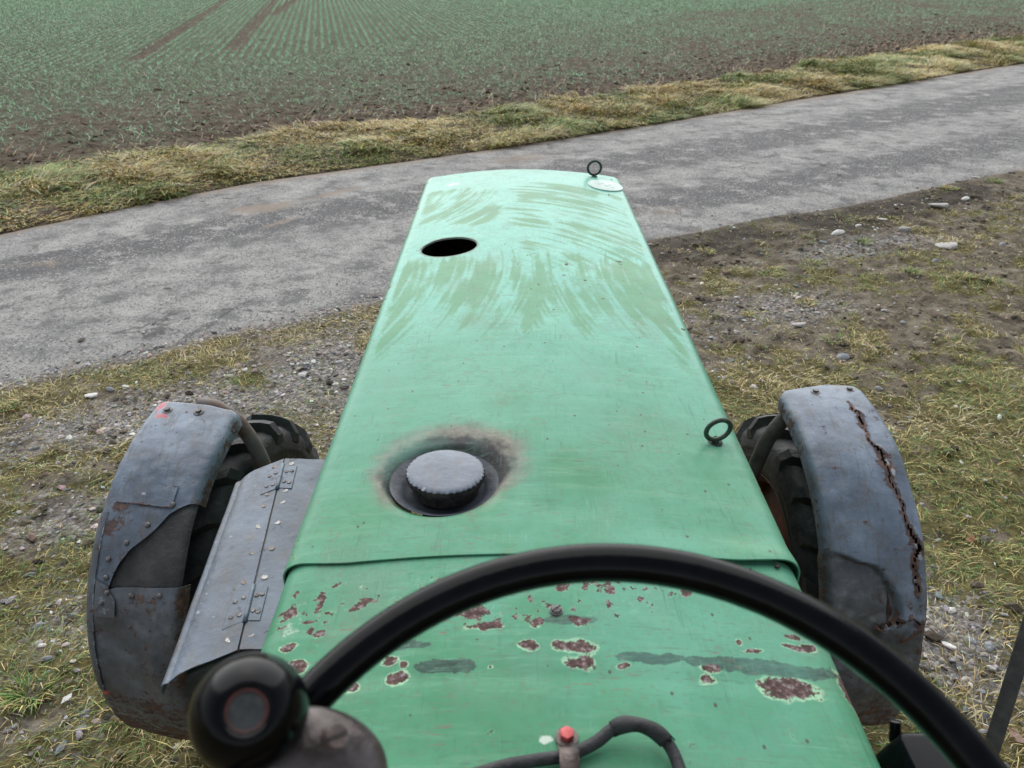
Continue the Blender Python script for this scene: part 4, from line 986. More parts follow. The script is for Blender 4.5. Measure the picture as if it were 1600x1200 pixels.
def eye_bolt(p, rz, tilt, mat=EYEM, R0=0.0185, r0=0.0036):
    a = np.linspace(0, 2 * np.pi, 40, endpoint=False)
    V, Q = tube_arrays(np.c_[R0 * np.cos(a), 0 * a, R0 * np.sin(a) + R0 + 0.006], r0, 12, True)
    V2, Q2 = tube_arrays(np.array([[0, 0, -0.01], [0, 0, 0.004], [0, 0, 0.009]]), [0.0055, 0.0055, 0.004], 12)
    V3, Q3 = lathe_arrays([(0.011, -0.001), (0.011, 0.0015), (0.004, 0.0022)], 20)
    Vv = np.vstack([V, V2, V3]); Qq = np.vstack([Q, Q2 + len(V), Q3 + len(V) + len(V2)])
    o = obj('eye_bolt', np_mesh('eye_bolt', Vv, None, Qq, None, True, mat), bonnet, np.asarray(p) - T0)
    o.rotation_euler = (R(tilt), 0, R(rz)); return o
def zb(x): return 1.5 + 0.028 * (1 - ((x - HC) / HW) ** 2)
p = at(1117, 692, zb(0.30)); eye_bolt((p[0], p[1], zb(p[0]) + 0.0005), 12, 9)
p = at(928, 277, zb(0.27)); eye_bolt((p[0], p[1], zb(p[0]) + 0.0005), 8, 0, R0=0.021, r0=0.0038)
# oval decal and two little holes at the front right corner
p = at(946, 291, zb(0.285)); n = 40; a = np.linspace(0, 2 * np.pi, n, endpoint=False)
rings = []
for rad, dz_ in ((1.0, -0.001), (1.0, 0.0030), (0.96, 0.0036), (0.25, 0.0036), (0.002, 0.0036)):
    dx, dy = 0.052 * rad * np.cos(a), 0.060 * rad * np.sin(a); c_, s_ = math.cos(-0.5), math.sin(-0.5)
    X = p[0] + dx * c_ - dy * s_; Y = p[1] + dx * s_ + dy * c_; rings.append(np.c_[X, Y, zb(X) + dz_])
V = np.vstack(rings); Q = np.array([(k * n + j, k * n + (j + 1) % n, (k + 1) * n + (j + 1) % n, (k + 1) * n + j) for k in range(4) for j in range(n)])
plate = obj('oval_plate', np_mesh('oval_plate', V - T0, None, Q, None, True, DECAL), bonnet); plate.modifiers.new('crisp', 'EDGE_SPLIT')
bm = bmesh.new()
for dx, dy, w_, h_ in ((-0.012, 0.010, 0.016, 0.003), (0.012, 0.006, 0.012, 0.003), (-0.002, -0.010, 0.022, 0.0025), (0.018, -0.016, 0.010, 0.0025), (-0.020, -0.002, 0.008, 0.002)):   # worn-off print
    bm_box(bm, (p[0] + dx, p[1] + dy, zb(p[0] + dx) + 0.0038), (w_, h_, 0.0004), Matrix.Rotation(-0.35, 3, 'Z'))
bm_obj('worn_print', bm, simple('faded_print', (0.20, 0.30, 0.27), (0.30, 0.40, 0.37), 300, 0.5, 0.1), bonnet, tuple(-T0))
for px, py in ((955, 284), (951, 310), (1213, 1061 - 171)):
    p = at(px, py, 1.5); bm = bmesh.new(); bm_cyl(bm, (0, 0, -0.001), (0, 0, 0.0012), 0.0032, 0.0026, 12)
    bm_obj('rivet', bm, UNDER, bonnet, (p[0] - T0[0], p[1] - T0[1], zb(p[0]) - T0[2]))

# ---- cowl fittings
def zc(x): return 1.4970 + 0.028 * (1 - ((x - HC) / (HW - 0.004)) ** 2)
p = at(869, 955, zc(0.05))
bm = bmesh.new(); bm_cyl(bm, (0, 0, -0.002), (0, 0, 0.002), 0.0078, 0.0074, 24); bm_cyl(bm, (0, 0, 0.002), (0, 0, 0.0048), 0.0066, 0.0048, 24)
o = bm_obj('screw', bm, BOLTM, cowl, (p[0] - T0[0], p[1] - T0[1], zc(p[0]) - T0[2]))
bm = bmesh.new(); bm_box(bm, (0, 0, 0.0046), (0.0115, 0.0014, 0.0014), Matrix.Rotation(0.7, 3, 'Z')); bm_obj('screw_slot', bm, UNDER, cowl, (p[0] - T0[0], p[1] - T0[1], zc(p[0]) - T0[2]))

cp = []
for px, py, dzz in ((640, 1240, .008), (770, 1201, .008), (830, 1189, .008), (886, 1180, .0085), (930, 1160, .010), (955, 1140, .016), (975, 1131, .022), (1000, 1131, .024), (1025, 1141, .020), (1045, 1160, .014), (1058, 1185, .010), (1066, 1215, .009), (1068, 1260, .008)):
    q = at(px, py, zc(0.05) + dzz); cp.append((q[0], q[1], zc(q[0]) + dzz))
path = catmull(cp, 10)
cable = tube('cable', path, 0.0056, CABLE, tractor, 16, off=T0)
# the split outer sheath round the bend
seg = path[52:88]; k = len(seg); rr = 0.0068 + 0.0006 * np.sin(np.linspace(0, 9, k))
V, Q = tube_arrays(seg, rr, 22); V = V.reshape(k, 22, 3)
jag = np.random.default_rng(3); V[0] += (seg[1] - seg[0]) * jag.normal(0, 0.9, (22, 1)); V[-1] += (seg[-2] - seg[-1]) * jag.normal(0, 1.4, (22, 1))
V = V.reshape(-1, 3); j = Q[:, 0] % 22; kk = Q[:, 0] // 22; keep = ~((np.abs(j - 5) < 1.5 + 1.0 * np.sin(kk * 1.3)) & (kk > 20))
sh = obj('torn_sheath', np_mesh('torn_sheath', V - T0, None, Q[keep], None, True, CABLE), cable); s_ = sh.modifiers.new('t', 'SOLIDIFY'); s_.thickness = 0.0012

clamp_p = at(886, 1158, zc(0.05) + 0.003); cpz = zc(clamp_p[0])
cl = bpy.data.objects.new('cable_clamp', None); cl.location = np.array([clamp_p[0], clamp_p[1], cpz]) - T0; link(cl, tractor)
# strap: flat ear under the bolt, arched over the cable, running down past it
prof = [(0.009, 0.0), (0.006, 0.0005), (-0.006, 0.0008), (-0.010, 0.003), (-0.014, 0.0115), (-0.020, 0.0165), (-0.027, 0.0165), (-0.033, 0.012), (-0.036, 0.004), (-0.045, 0.001)]
V = []
for y_, z_ in prof:
    w = 0.0085
    V += [(-w, y_, z_ + 0.0), (w, y_, z_ + 0.0)]
Q = [(2 * i, 2 * i + 1, 2 * i + 3, 2 * i + 2) for i in range(len(prof) - 1)]
st = obj('strap', np_mesh('strap', np.array(V), None, Q, None, True, IRON), cl); s_ = st.modifiers.new('t', 'SOLIDIFY'); s_.thickness = 0.0018
bm = bmesh.new(); bm_cyl(bm, (0, 0.004, 0.0015), (0, 0.004, 0.0036), 0.0105, 0.0105, 32); bm_obj('washer', bm, IRON, cl, bevel=0.0004)
bm = bmesh.new(); bm_cyl(bm, (0, 0.004, 0.0036), (0, 0.004, 0.0102), 0.0068, 0.0066, 6); bm_obj('hex_bolt', bm, REDP, cl, bevel=0.0007)

# black lamp switch housing and lever at the right rear edge
hb = bpy.data.objects.new('switch_housing', None); hb.location = np.array([0.392, 0.447, 1.462]) - T0; link(hb, tractor)
bm = bmesh.new(); vs = bm_box(bm, (0, 0, 0), (0.075, 0.075, 0.06))
for v in bm.verts:
    if v.co.z > 0: v.co.x *= 0.62; v.co.y *= 0.7
bm_obj('housing_body', bm, BLACKP, hb, bevel=0.007, segs=3)
bm = bmesh.new(); bm_cyl(bm, (-0.016, 0.036, 0.0), (-0.016, 0.046, 0.018), 0.006, 0.005, 16); bm_obj('toggle', bm, BLACKP, hb, bevel=0.001)
tube('hose', catmull([np.array(q) for q in ((0.41, 0.44, 1.45), (0.45, 0.46, 1.44), (0.50, 0.45, 1.40), (0.53, 0.42, 1.32))], 8), 0.012, CABLE, tractor, 14, off=T0)
tube('hose', catmull([np.array(q) for q in ((0.40, 0.47, 1.455), (0.435, 0.475, 1.455), (0.475, 0.455, 1.43), (0.51, 0.41, 1.36))], 8), 0.005, CABLE, tractor, 12, off=T0)

# flat bar beside the driver's platform
a0, a1 = at(1655, 830, 1.30), at(1560, 1135, 1.02); d = a1 - a0; d /= np.linalg.norm(d); e = a1 + d * 0.75; bm = bmesh.new()
q = Vector(d).to_track_quat('Z', 'X').to_matrix(); mid = (a0 - d * 0.15 + e) / 2
bm_box(bm, mid, (0.010, 0.024, float(np.linalg.norm(e - a0 + d * 0.15))), q); bm_obj('flat_bar', bm, BLACKBOX, tractor, tuple(-T0), bevel=0.002)
bm = bmesh.new(); bm_box(bm, (0.55, 0.1, 0.50), (0.75, 0.9, 0.02)); bm_box(bm, (-0.45, 0.1, 0.50), (0.5, 0.9, 0.02)); bm_obj('foot_plate', bm, BLACKBOX, tractor, tuple(-T0), bevel=0.003)

# ---- battery box with hinged lid at the left of the bonnet
bx = bpy.data.objects.new('battery_box', None); bx.location = np.array([-0.45, 1.0, 1.0]) - T0; link(bx, tractor); BX0 = np.array([-0.45, 1.0, 1.0])
FAR, NEAR = 1.225, 0.785
def bxp(s, t, dz=0.0):
    """point of the lid: s across (0 bonnet side .. 1 outer edge), t along (0 near .. 1 far)"""
    xf = np.interp(s, [0, 0.47, 1], [-0.368, -0.442, -0.522]); xn = np.interp(s, [0, 0.47, 1], [-0.345, -0.402, -0.498])
    yf = np.interp(s, [0, 0.47, 1], [1.232, 1.232, 1.195]); yn = np.interp(s, [0, 0.47, 1], [0.795, 0.793, 0.755])
    zf = np.interp(s, [0, 0.47, 1], [1.268, 1.272, 1.256]); zn = np.interp(s, [0, 0.47, 1], [1.236, 1.238, 1.222])
    return np.array([xn + (xf - xn) * t, yn + (yf - yn) * t, zn + (zf - zn) * t + dz])
def lid_sheet(name, s0, s1, fold0, fold1, mat):
    ss_ = np.linspace(s0, s1, 26); ts = np.linspace(0, 1, 70); rows = []
    pts = [(s, 0.0, 0.0) for s in ss_]
    if fold1:
        for k in range(1, 7): a = k / 6 * math.pi / 2; pts.append((s1, 0.012 * math.sin(a), -0.012 * (1 - math.cos(a))))
        pts.append((s1, 0.013, -0.024))
    if fold0:
        pre = []
        for k in range(1, 7): a = k / 6 * math.pi / 2; pre.append((s0, -0.014 * math.sin(a), -0.014 * (1 - math.cos(a))))
        pre.append((s0, -0.015, -0.09)); pts = pre[::-1] + pts
    V = []
    for s, dx, dz_ in pts:
        for t in ts:
            q = bxp(s, t); V.append((q[0] - dx, q[1], q[2] + dz_))
    V = np.array(V); nx_ = len(pts)
    sv = np.repeat([p_[0] for p_ in pts], len(ts)); tv = np.tile(ts, nx_)
    V[:, 2] += 0.0035 * (fbm(sv * 4, tv * 6, 2, 601) - 0.5) - 0.012 * np.clip((sv - 0.8) / 0.2, 0, 1) ** 2
    A = {'rust': 0.30 * np.exp(-((sv - 0.45) / 0.05) ** 2) * fbm(sv * 20, tv * 18, 3, 602) + 0.3 * np.exp(-((sv - 0.62) / 0.04) ** 2 - ((tv - 0.5) / 0.25) ** 2) * fbm(sv * 30, tv * 30, 2, 603) + 0.35 * sst(0.02, 0.0, tv) , 'dark': 0.25 * sst(0.02, 0, tv), 'red': 0 * sv,
         'pale': 0.42 * fbm(sv * 14, tv * 5, 3, 604) * sst(0.55, 0.75, sv) * sst(0, 0.1, tv)}
    o = obj(name, np_mesh(name, V - BX0, None, grid_quads(nx_, len(ts)), A, True, GREY_BOX), bx); thicken(o, 0.002)
    return o
lid = lid_sheet('hinged_lid', 0.485, 1.0, False, True, GREY_BOX)
fix = lid_sheet('fixed_top', 0.0, 0.468, True, False, GREY_BOX)
bm = bmesh.new()
cs = []
for t in (0.02, 0.985):
    for s, dz_, in ((0.0, -0.012), (0.47, -0.010), (0.96, -0.012), (0.99, -0.04), (0.9, -0.19), (0.0, -0.25)):
        q = bxp(s, t, dz_); cs.append(bm.verts.new(q + (np.array([0.012, 0, 0]) if s > 0.9 else 0) - BX0))
n = 6
for i in range(n): bm.faces.new((cs[i], cs[(i + 1) % n], cs[n + (i + 1) % n], cs[n + i]))
bm.faces.new(cs[:n][::-1]); bm.faces.new(cs[n:])
bm_obj('box_body', bm, BLACKBOX, bx, bevel=0.006)
# hinges, each of two leaves and a knuckle, with small screws
riv = bmesh.new(); bm_cyl(riv, (0, 0, -0.001), (0, 0, 0.0018), 0.0066, 0.0054, 18); riv_o = bm_obj('rivet', riv, RIVM, lid); riv_me = riv_o.data
riv2 = riv_me.copy(); riv2.materials.clear(); riv2.materials.append(RIVR); bpy.data.objects.remove(riv_o)
bolt_flat = riv_me.copy(); bolt_flat.materials.clear(); bolt_flat.materials.append(BOLTM)
def put(name, me, parent, w, base, sc=1.0):
    o = obj(name, me, parent, np.asarray(w) - base); o.scale = (sc, sc, sc); return o
for t0, t1 in ((0.80, 0.95), (0.115, 0.27)):
    for (s0, s1, nm) in ((0.30, 0.462, 'hinge_leaf'), (0.488, 0.66, 'hinge_leaf')):
        V = np.array([bxp(s, t, 0.0035) for t in (t0, t1) for s in (s0, s1)]); V2 = V - np.array([0, 0, 0.003])
        bm = bmesh.new(); vv = [bm.verts.new(q - BX0) for q in (*V, *V2)]
        for f in ((0, 1, 3, 2), (4, 6, 7, 5), (0, 4, 5, 1), (2, 3, 7, 6), (0, 2, 6, 4), (1, 5, 7, 3)): bm.faces.new([vv[i] for i in f])
        for e_ in (): pass
        lf = bm_obj(nm, bm, GREY_BOX, bx, bevel=0.0008, segs=1)
        for (fs, ft) in ((0.3, 0.25), (0.7, 0.28), (0.3, 0.75), (0.7, 0.72)):
            put('hinge_screw', bolt_flat, lf, bxp(s0 + (s1 - s0) * fs, t0 + (t1 - t0) * ft, 0.0036), BX0, 0.68)
    kp = np.array([bxp(0.476, t, 0.003) for t in np.linspace(t0 - 0.005, t1 + 0.005, 6)])
    tube('hinge_knuckle', kp - BX0, 0.0040, GREY_BOX, bx, 12)
kp = np.array([bxp(0.476, t, -0.002) for t in np.linspace(0.0, 1.0, 12)]); tube('hinge_rod', kp - BX0, 0.0028, BLACKBOX, bx, 10)
for k, t in enumerate((0.06, 0.315, 0.46, 0.60, 0.72, 0.79, 0.965)):
    put('rivet', riv_me if k in (0, 3) else riv2, lid, bxp(0.575, t, 0.0006), BX0, 1.0)
    put('rivet', riv_me if k != 2 else riv2, fix, bxp(0.375, t, 0.0006), BX0, 0.95)

# ---- front wheels
def make_wheel(xc, th, side, label):
    w = bpy.data.objects.new('front_wheel', None); w.location = np.array([xc, 1.859, 0.455]) - T0; w.rotation_euler = (0, 0, -th); link(w, tractor)
    RC = 0.428
    prof = [(0.262, -0.075), (0.27, -0.092), (0.300, -0.108), (0.312, -0.111), (0.316, -0.113), (0.322, -0.1135), (0.326, -0.112), (0.345, -0.114), (0.350, -0.1155), (0.356, -0.114), (0.385, -0.108), (0.405, -0.098), (0.418, -0.080), (0.425, -0.05), (RC, 0.0)]
    prof = prof + [(r, -x) for r, x in prof[-2::-1]]
    V, Q = lathe_arrays(prof, 120, 'x'); obj('tyre', np_mesh('tyre', V, None, Q, None, True, TYRE), w)
    # chevron lugs
    def lug_me(s):
        secs = []; 
        for t in np.linspace(0, 1, 6):
            x = s * (0.004 + 0.108 * t); a = R(13.5) * t ** 0.9; wd = 0.030 + 0.010 * t
            base = np.interp(abs(x), [0, 0.05, 0.08, 0.098, 0.112], [RC, 0.425, 0.418, 0.405, 0.385]) - 0.008
            topr = np.interp(abs(x), [0, 0.05, 0.085, 0.104, 0.112], [0.455, 0.4535, 0.447, 0.430, 0.405])
            secs.append((x, a, wd, base, topr))
        V = []
        for x, a, wd, b, tp in secs:
            for (da, r) in ((-wd * 0.62 / 0.44, b), (-wd * 0.42 / 0.44, tp), (wd * 0.42 / 0.44, tp), (wd * 0.62 / 0.44, b)):
                V.append((x, r * math.sin(a + da), r * math.cos(a + da)))
        Q = []
        for k in range(5):
            for j in range(4): Q.append((k * 4 + j, k * 4 + (j + 1) % 4, k * 4 + 4 + (j + 1) % 4, k * 4 + 4 + j))
        Q.append((0, 3, 2, 1)); Q.append((20, 21, 22, 23))
        Qa = np.array(Q); Qa = Qa if s < 0 else Qa[:, ::-1]
        return np_mesh('lug', np.array(V), None, Qa, None, False, TYRE)
    L = {s: lug_me(s) for s in (-1, 1)}
    for s in (-1, 1):
        for k in range(20):
            o = obj('lug', L[s], w); o.rotation_euler = (2 * math.pi / 20 * (k + (0.5 if s > 0 else 0)), 0, 0)
    inn = -side
    rp = [(0.262, 0.09), (0.27, 0.095), (0.262, 0.082), (0.240, 0.072), (0.232, 0.03), (0.228, -0.01), (0.15, -0.02), (0.10, -0.012), (0.001, -0.012)]
    V, Q = lathe_arrays([(r, x * inn) for r, x in rp], 64, 'x'); obj('rim', np_mesh('rim', V, None, Q, None, True, RIMRED), w)
    rp2 = [(0.262, 0.09), (0.262, -0.02), (0.225, -0.03), (0.12, -0.05), (0.001, -0.05)]
    V, Q = lathe_arrays([(r, -x * inn - 0.0) for r, x in rp2], 64, 'x'); obj('rim_face', np_mesh('rim_face', V, None, Q, None, True, RIMRED), w)
    hp = [(0.10, -0.01), (0.10, 0.03), (0.075, 0.035), (0.075, 0.05), (0.082, 0.052), (0.082, 0.058), (0.066, 0.06), (0.066, 0.072), (0.074, 0.074), (0.074, 0.08), (0.06, 0.082), (0.06, 0.13), (0.001, 0.13)]
    V, Q = lathe_arrays([(r, x * inn) for r, x in hp], 40, 'x'); obj('hub', np_mesh('hub', V, None, Q, None, True, UNDER), w)
    nb = bmesh.new(); bm_cyl(nb, (-0.008, 0, 0), (0.008, 0, 0), 0.013, 0.013, 6); n0 = bm_obj('wheel_nut', nb, IRON, w, bevel=0.001)
    for k in range(6):
        a = k * math.pi / 3; o = n0 if k == 0 else n0.copy()
        if k: link(o, w)
        o.location = (inn * -0.004, 0.15 * math.sin(a), 0.15 * math.cos(a))
    return w
make_wheel(-0.852, 0.164, -1, None); make_wheel(0.878, -0.044, 1, None)
tube('fender_bracket', catmull([(-0.88, 1.85, 1.022), (-0.83, 1.845, 1.015), (-0.775, 1.835, 0.975), (-0.735, 1.825, 0.90), (-0.71, 1.82, 0.80), (-0.665, 1.83, 0.62), (-0.62, 1.86, 0.49)], 8), 0.0215, TUBEM, tractor, 18, off=T0)
tube('fender_bracket', catmull([(0.90, 1.87, 1.022), (0.84, 1.865, 1.015), (0.785, 1.855, 0.985), (0.74, 1.845, 0.92), (0.715, 1.84, 0.83), (0.68, 1.84, 0.64), (0.64, 1.86, 0.49)], 8), 0.0215, TUBED, tractor, 18, off=T0, attrs=None)

# ---- mudguards: curved sheets round the wheels.  u = across (-1 .. 1 along the cross-section), a = angle in degrees forward of straight up
FND = {'L': (0.164, -0.852), 'R': (-0.044, 0.878)}
YC, ZC, RF = 1.859, 0.49, 0.56
def fpoint(side, lx, rad, a):
    th, xc = FND[side]; ly = rad * np.sin(np.radians(a)); lz = rad * np.cos(np.radians(a)); c, s = math.cos(th), math.sin(th)
    return np.stack([xc + lx * c + ly * s, YC - lx * s + ly * c, ZC + lz], -1)
FWH = 0.126
def cross(nflat=44, rr=0.026, lip=0.022, x0=None, x1=None):
    """cross-section points (lx, drop)"""
    xi = FWH - rr; pts = [(x, 0.004 * (x / FWH) ** 2) for x in np.linspace(-xi, xi, nflat)]
    e = pts[-1][1]; arc = [(xi + rr * math.sin(t), e + rr * (1 - math.cos(t))) for t in np.linspace(0, math.pi / 2, 9)[1:]] + [(FWH, e + rr + lip * 0.5), (FWH, e + rr + lip)]
    return np.array([(-x, d) for x, d in arc[::-1]] + pts + arc)
def guard_sheet(name, side, mat, a_front, a_end, na=220, dr=0.0, attrf=None, dispf=None, cutf=None, xlim=None, parent=None, thick=0.0025, corner=0.0):
    C_ = cross()
    if xlim: C_ = C_[(C_[:, 0] >= xlim[0]) & (C_[:, 0] <= xlim[1])]
    lx = C_[:, 0]; n = len(lx); tt = np.linspace(0, 1, na)
    af = a_front(lx) if callable(a_front) else np.full(n, a_front); ae = a_end(lx) if callable(a_end) else np.full(n, a_end)
    A = af[:, None] + (ae - af)[:, None] * tt[None]; LX = np.repeat(lx[:, None], na, 1); D = np.repeat(C_[:, 1][:, None], na, 1)
    RAD = RF + dr - D
    # front edge turned down and corners rounded
    df = (af[:, None] - A) * math.pi / 180 * RF
    RAD = RAD - 0.018 * sst(0.02, 0.0, df) ** 1.5 * (1 if corner else 0)
    if corner: LX = LX * (1 - corner * sst(0.05, 0.0, df) ** 2.2)
    if dispf is not None: RAD = RAD + dispf(LX, A)
    P = fpoint(side, LX, RAD, A).reshape(-1, 3)
    Q = grid_quads(n, na); l, a = LX.ravel(), A.ravel()
    at_ = attrf(l, a) if attrf else {}
    full = {k: at_.get(k, np.zeros(len(l))) for k in ('rust', 'dark', 'red', 'pale')}
    if cutf is not None: Q = Q[~cutf(l[Q].mean(1), a[Q].mean(1))]
    o = obj(name, np_mesh(name, P - T0, None, Q[:, ::-1], full, True, mat), parent or tractor)
    if thick: thicken(o, thick)
    return o
def polyd(l, a, pts):
    """distance (m) to a polyline given in (lx, degrees)"""
    k = math.pi / 180 * RF; d = np.full(np.shape(l), 9.0)
    for (x0, a0), (x1, a1) in zip(pts[:-1], pts[1:]):
        dx, dy = x1 - x0, (a1 - a0) * k; L2 = dx * dx + dy * dy
        t = np.clip(((l - x0) * dx + (a - a0) * k * dy) / L2, 0, 1)
        d = np.minimum(d, np.hypot(l - x0 - t * dx, (a - a0) * k - t * dy))
    return d
def spot(l, a, x0, a0, rx, ra): return np.exp(-(((l - x0) / rx) ** 2 + ((a - a0) / ra) ** 2))

# left mudguard: upper plate, rubber patch, lower plate, side strip, riveted plates
def l_end(lx):
    return np.interp(lx, [-0.13, -0.09, -0.075, -0.062, -0.052, -0.04, -0.014, 0.02, 0.035, 0.064, 0.09, 0.108, 0.13], [-66.5, -66.0, -64.0, -60.5, -56.5, -53.5, -49.4, -46.2, -44.4, -39.7, -37.6, -36.6, -36.0])
def l_attr(l, a):
    k = fbm(l * 30, a * 0.5, 3, 701)
    e = a - l_end(l)
    return {'rust': 0.55 * sst(0.112, 0.128, np.abs(l)) * k * 1.4 + 0.75 * spot(l, a, -0.072, -39.2, 0.022, 1.2) + 0.55 * spot(l, a, 0.0, -38.4, 0.06, 0.5) + 0.5 * spot(l, a, -0.085, -45, 0.018, 2) + 0.35 * spot(l, a, -0.055, -42, 0.03, 3) + 0.42 * spot(l, a, 0.0, -9.0, 0.045, 0.9) + 0.30 * spot(l, a, 0.0, -12, 0.03, 1.0) + 0.35 * sst(2.5, 0.3, e) * k + 0.32 * sst(-36, -46, a) * k,
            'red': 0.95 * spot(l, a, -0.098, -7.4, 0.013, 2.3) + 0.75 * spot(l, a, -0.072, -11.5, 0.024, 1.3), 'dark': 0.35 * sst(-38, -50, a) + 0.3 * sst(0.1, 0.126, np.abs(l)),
            'pale': 0.25 * spot(l, a, 0.0, -6.0, 0.08, 3) + 0.3 * spot(l, a, 0.02, -20, 0.08, 8) * k}
LG = guard_sheet('mudguard', 'L', GREY, lambda x: -3.6 - 1.2 * sst(0.02, 0.1, x), l_end, 190, 0.003, l_attr, lambda l, a: 0.011 * (fbm(l * 11, a * 0.12, 3, 702) - 0.5), corner=0.10)
LG['label'] = 'left grey mudguard patched with plates and a black rubber piece'
guard_sheet('rubber_insert', 'L', FLAP, -34, -62, 60, -0.004, None, lambda l, a: 0.008 * (fbm(l * 16 + a * 0.1, a * 0.12, 3, 703) - 0.5) - 0.003, xlim=(-0.09, 0.123), parent=LG, thick=0.004)
def low_attr(l, a):
    k = fbm(l * 26, a * 0.45, 4, 711)
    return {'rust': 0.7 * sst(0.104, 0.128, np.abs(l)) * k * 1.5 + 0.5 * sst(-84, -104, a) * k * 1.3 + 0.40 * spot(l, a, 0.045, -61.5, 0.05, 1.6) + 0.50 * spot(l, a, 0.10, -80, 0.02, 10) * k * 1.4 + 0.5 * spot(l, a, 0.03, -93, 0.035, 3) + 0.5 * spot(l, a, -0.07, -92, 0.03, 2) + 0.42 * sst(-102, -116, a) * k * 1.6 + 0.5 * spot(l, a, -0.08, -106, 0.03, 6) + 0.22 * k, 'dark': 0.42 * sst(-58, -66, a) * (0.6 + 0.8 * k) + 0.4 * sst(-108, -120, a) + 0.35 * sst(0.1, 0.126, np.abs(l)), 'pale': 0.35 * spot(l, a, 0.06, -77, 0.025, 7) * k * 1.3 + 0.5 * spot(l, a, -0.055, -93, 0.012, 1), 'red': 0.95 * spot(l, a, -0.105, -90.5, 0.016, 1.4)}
LL = guard_sheet('lower_plate', 'L', GREY_D, lambda x: np.interp(x, [-0.13, -0.04, 0.13], [-63.0, -59.2, -57.4]), lambda x: -126.5 + 6 * (vn(x * 60, x * 0, 713) - 0.5), 190, 0.0, low_attr,
            lambda l, a: 0.016 * (fbm(l * 10, a * 0.11, 3, 712) - 0.5) - 0.030 * spot(l, a, 0.03, -118, 0.09, 5) + 0.010 * spot(l, a, 0.07, -80, 0.03, 12), parent=LG)
guard_sheet('side_strip', 'L', GREY_D, -41, -90, 120, 0.0055, lambda l, a: {'rust': 0.3 * fbm(l * 40, a * 0.6, 3, 721), 'pale': 0.75 * sst(-0.1005, -0.097, l) * fbm(l * 0, a * 0.6, 2, 722) + 0.12}, None, xlim=(-0.127, -0.093), parent=LG, thick=0.003)
guard_sheet('riveted_plate', 'L', GREY_D, lambda x: np.interp(x, [-0.1, -0.06, -0.045, -0.03], [-57.5, -59.0, -61.2, -63]), lambda x: np.interp(x, [-0.1, -0.03], [-67.0, -66.6]), 30, 0.0075, lambda l, a: {'pale': 0.32 + 0 * l, 'rust': 0.25 * fbm(l * 60, a, 2, 731)}, None, xlim=(-0.0935, -0.034), parent=LG, thick=0.003)
guard_sheet('patch_plate', 'L', GREY, lambda x: -32.6 + 0 * x, lambda x: -38.2 + 0 * x, 30, 0.0062, lambda l, a: {'pale': 0.9 * spot(l, a, -0.015, -35.5, 0.006, 0.5), 'rust': 0.5 * sst(-37.5, -38.2, a) + 0.35 * sst(-33.2, -32.6, a)}, None, xlim=(-0.086, 0.068), parent=LG, thick=0.003)
bolt = bmesh.new(); bm_cyl(bolt, (0, 0, -0.002), (0, 0, 0.0015), 0.0115, 0.011, 20); bm_cyl(bolt, (0, 0, 0.0015), (0, 0, 0.0065), 0.0065, 0.006, 6)
bo = bm_obj('bolt', bolt, BOLTM, LG, bevel=0.0004, segs=1); bolt_me = bo.data; bpy.data.objects.remove(bo)
rv = bmesh.new(); bmesh.ops.create_uvsphere(rv, u_segments=14, v_segments=8, radius=0.0075)
for v in rv.verts: v.co.z *= 0.6
ro = bm_obj('rivet', rv, BOLTM, LG); rv_me = ro.data; bpy.data.objects.remove(ro)
def on_guard(name, me, side, parent, lx, a, dr, sc=1.0):
    p = fpoint(side, np.array(lx), np.array(RF + dr - 0.004 * (lx / FWH) ** 2), np.array(a)); th = FND[side][0]
    o = obj(name, me, parent, p - T0); o.rotation_euler = (Matrix.Rotation(-th, 3, 'Z') @ Matrix.Rotation(-R(a), 3, 'X')).to_euler(); o.scale = (sc, sc, sc)
    return o
for lx, a in ((-0.071, -9.1), (0.019, -8.7)): on_guard('bolt', bolt_me, 'L', LG, lx, a, 0.003, 1.25)
for lx, a in ((0.067, -37.3), (0.017, -43.0), (-0.027, -47.9), (-0.068, -52.5), (-0.068, -57.0), (-0.057, -60.6), (-0.071, -63.3), (0.003, -60.8), (0.076, -59.9)):
    on_guard('rivet', rv_me, 'L', LG, lx, a, 0.0035 if a > -57.5 else (0.008 if lx < -0.05 else 0.001), 1.0)
for lx, a in ((0.0, -69), (-0.09, -72), (-0.09, -80)): on_guard('rivet', rv_me, 'L', LL, lx, a, 0.0, 0.5)

# right mudguard: one plate with a long rusty split, a dent, and a torn lower edge
CRACK = [(0.047, -4.0), (0.050, -8), (0.052, -12), (0.049, -15.8), (0.053, -19.7), (0.066, -24.3), (0.071, -27.7), (0.069, -31.7), (0.077, -35.7), (0.076, -39.8), (0.088, -44.0), (0.106, -48.8), (0.090, -51.5), (0.086, -53), (0.094, -56.5), (0.088, -60.5)]
TEAR = [(-0.005, -69.4), (0.02, -68.0), (0.045, -67.4), (0.07, -66.6), (0.086, -67.3), (0.108, -68.0)]
FOLD = [(-0.12, -48.5), (-0.055, -51.8), (-0.012, -53.0), (0.008, -55.5), (0.022, -58.0), (0.036, -61.5), (0.043, -64.0), (0.044, -67.5)]
LOWC = [(0.06, -73.0), (0.078, -71.6), (0.085, -70.2), (0.105, -69.8)]
def wob(l, a, amp): return amp * (0.65 * (vn(a * 0.42, l * 0, 751) - 0.5) + 0.35 * (vn(a * 1.3, l * 25, 752) - 0.5)) * 2
def dent(l, a):
    xe = np.interp(-a, [48, 50, 52, 53, 55.5, 58, 61.5, 64, 67.5, 69.5], [-0.13, -0.09, -0.05, -0.012, 0.008, 0.022, 0.036, 0.043, 0.044, 0.0])
    return sst(0.012, -0.012, l - xe) * sst(-48, -52, a) * sst(-76, -69.5, a)
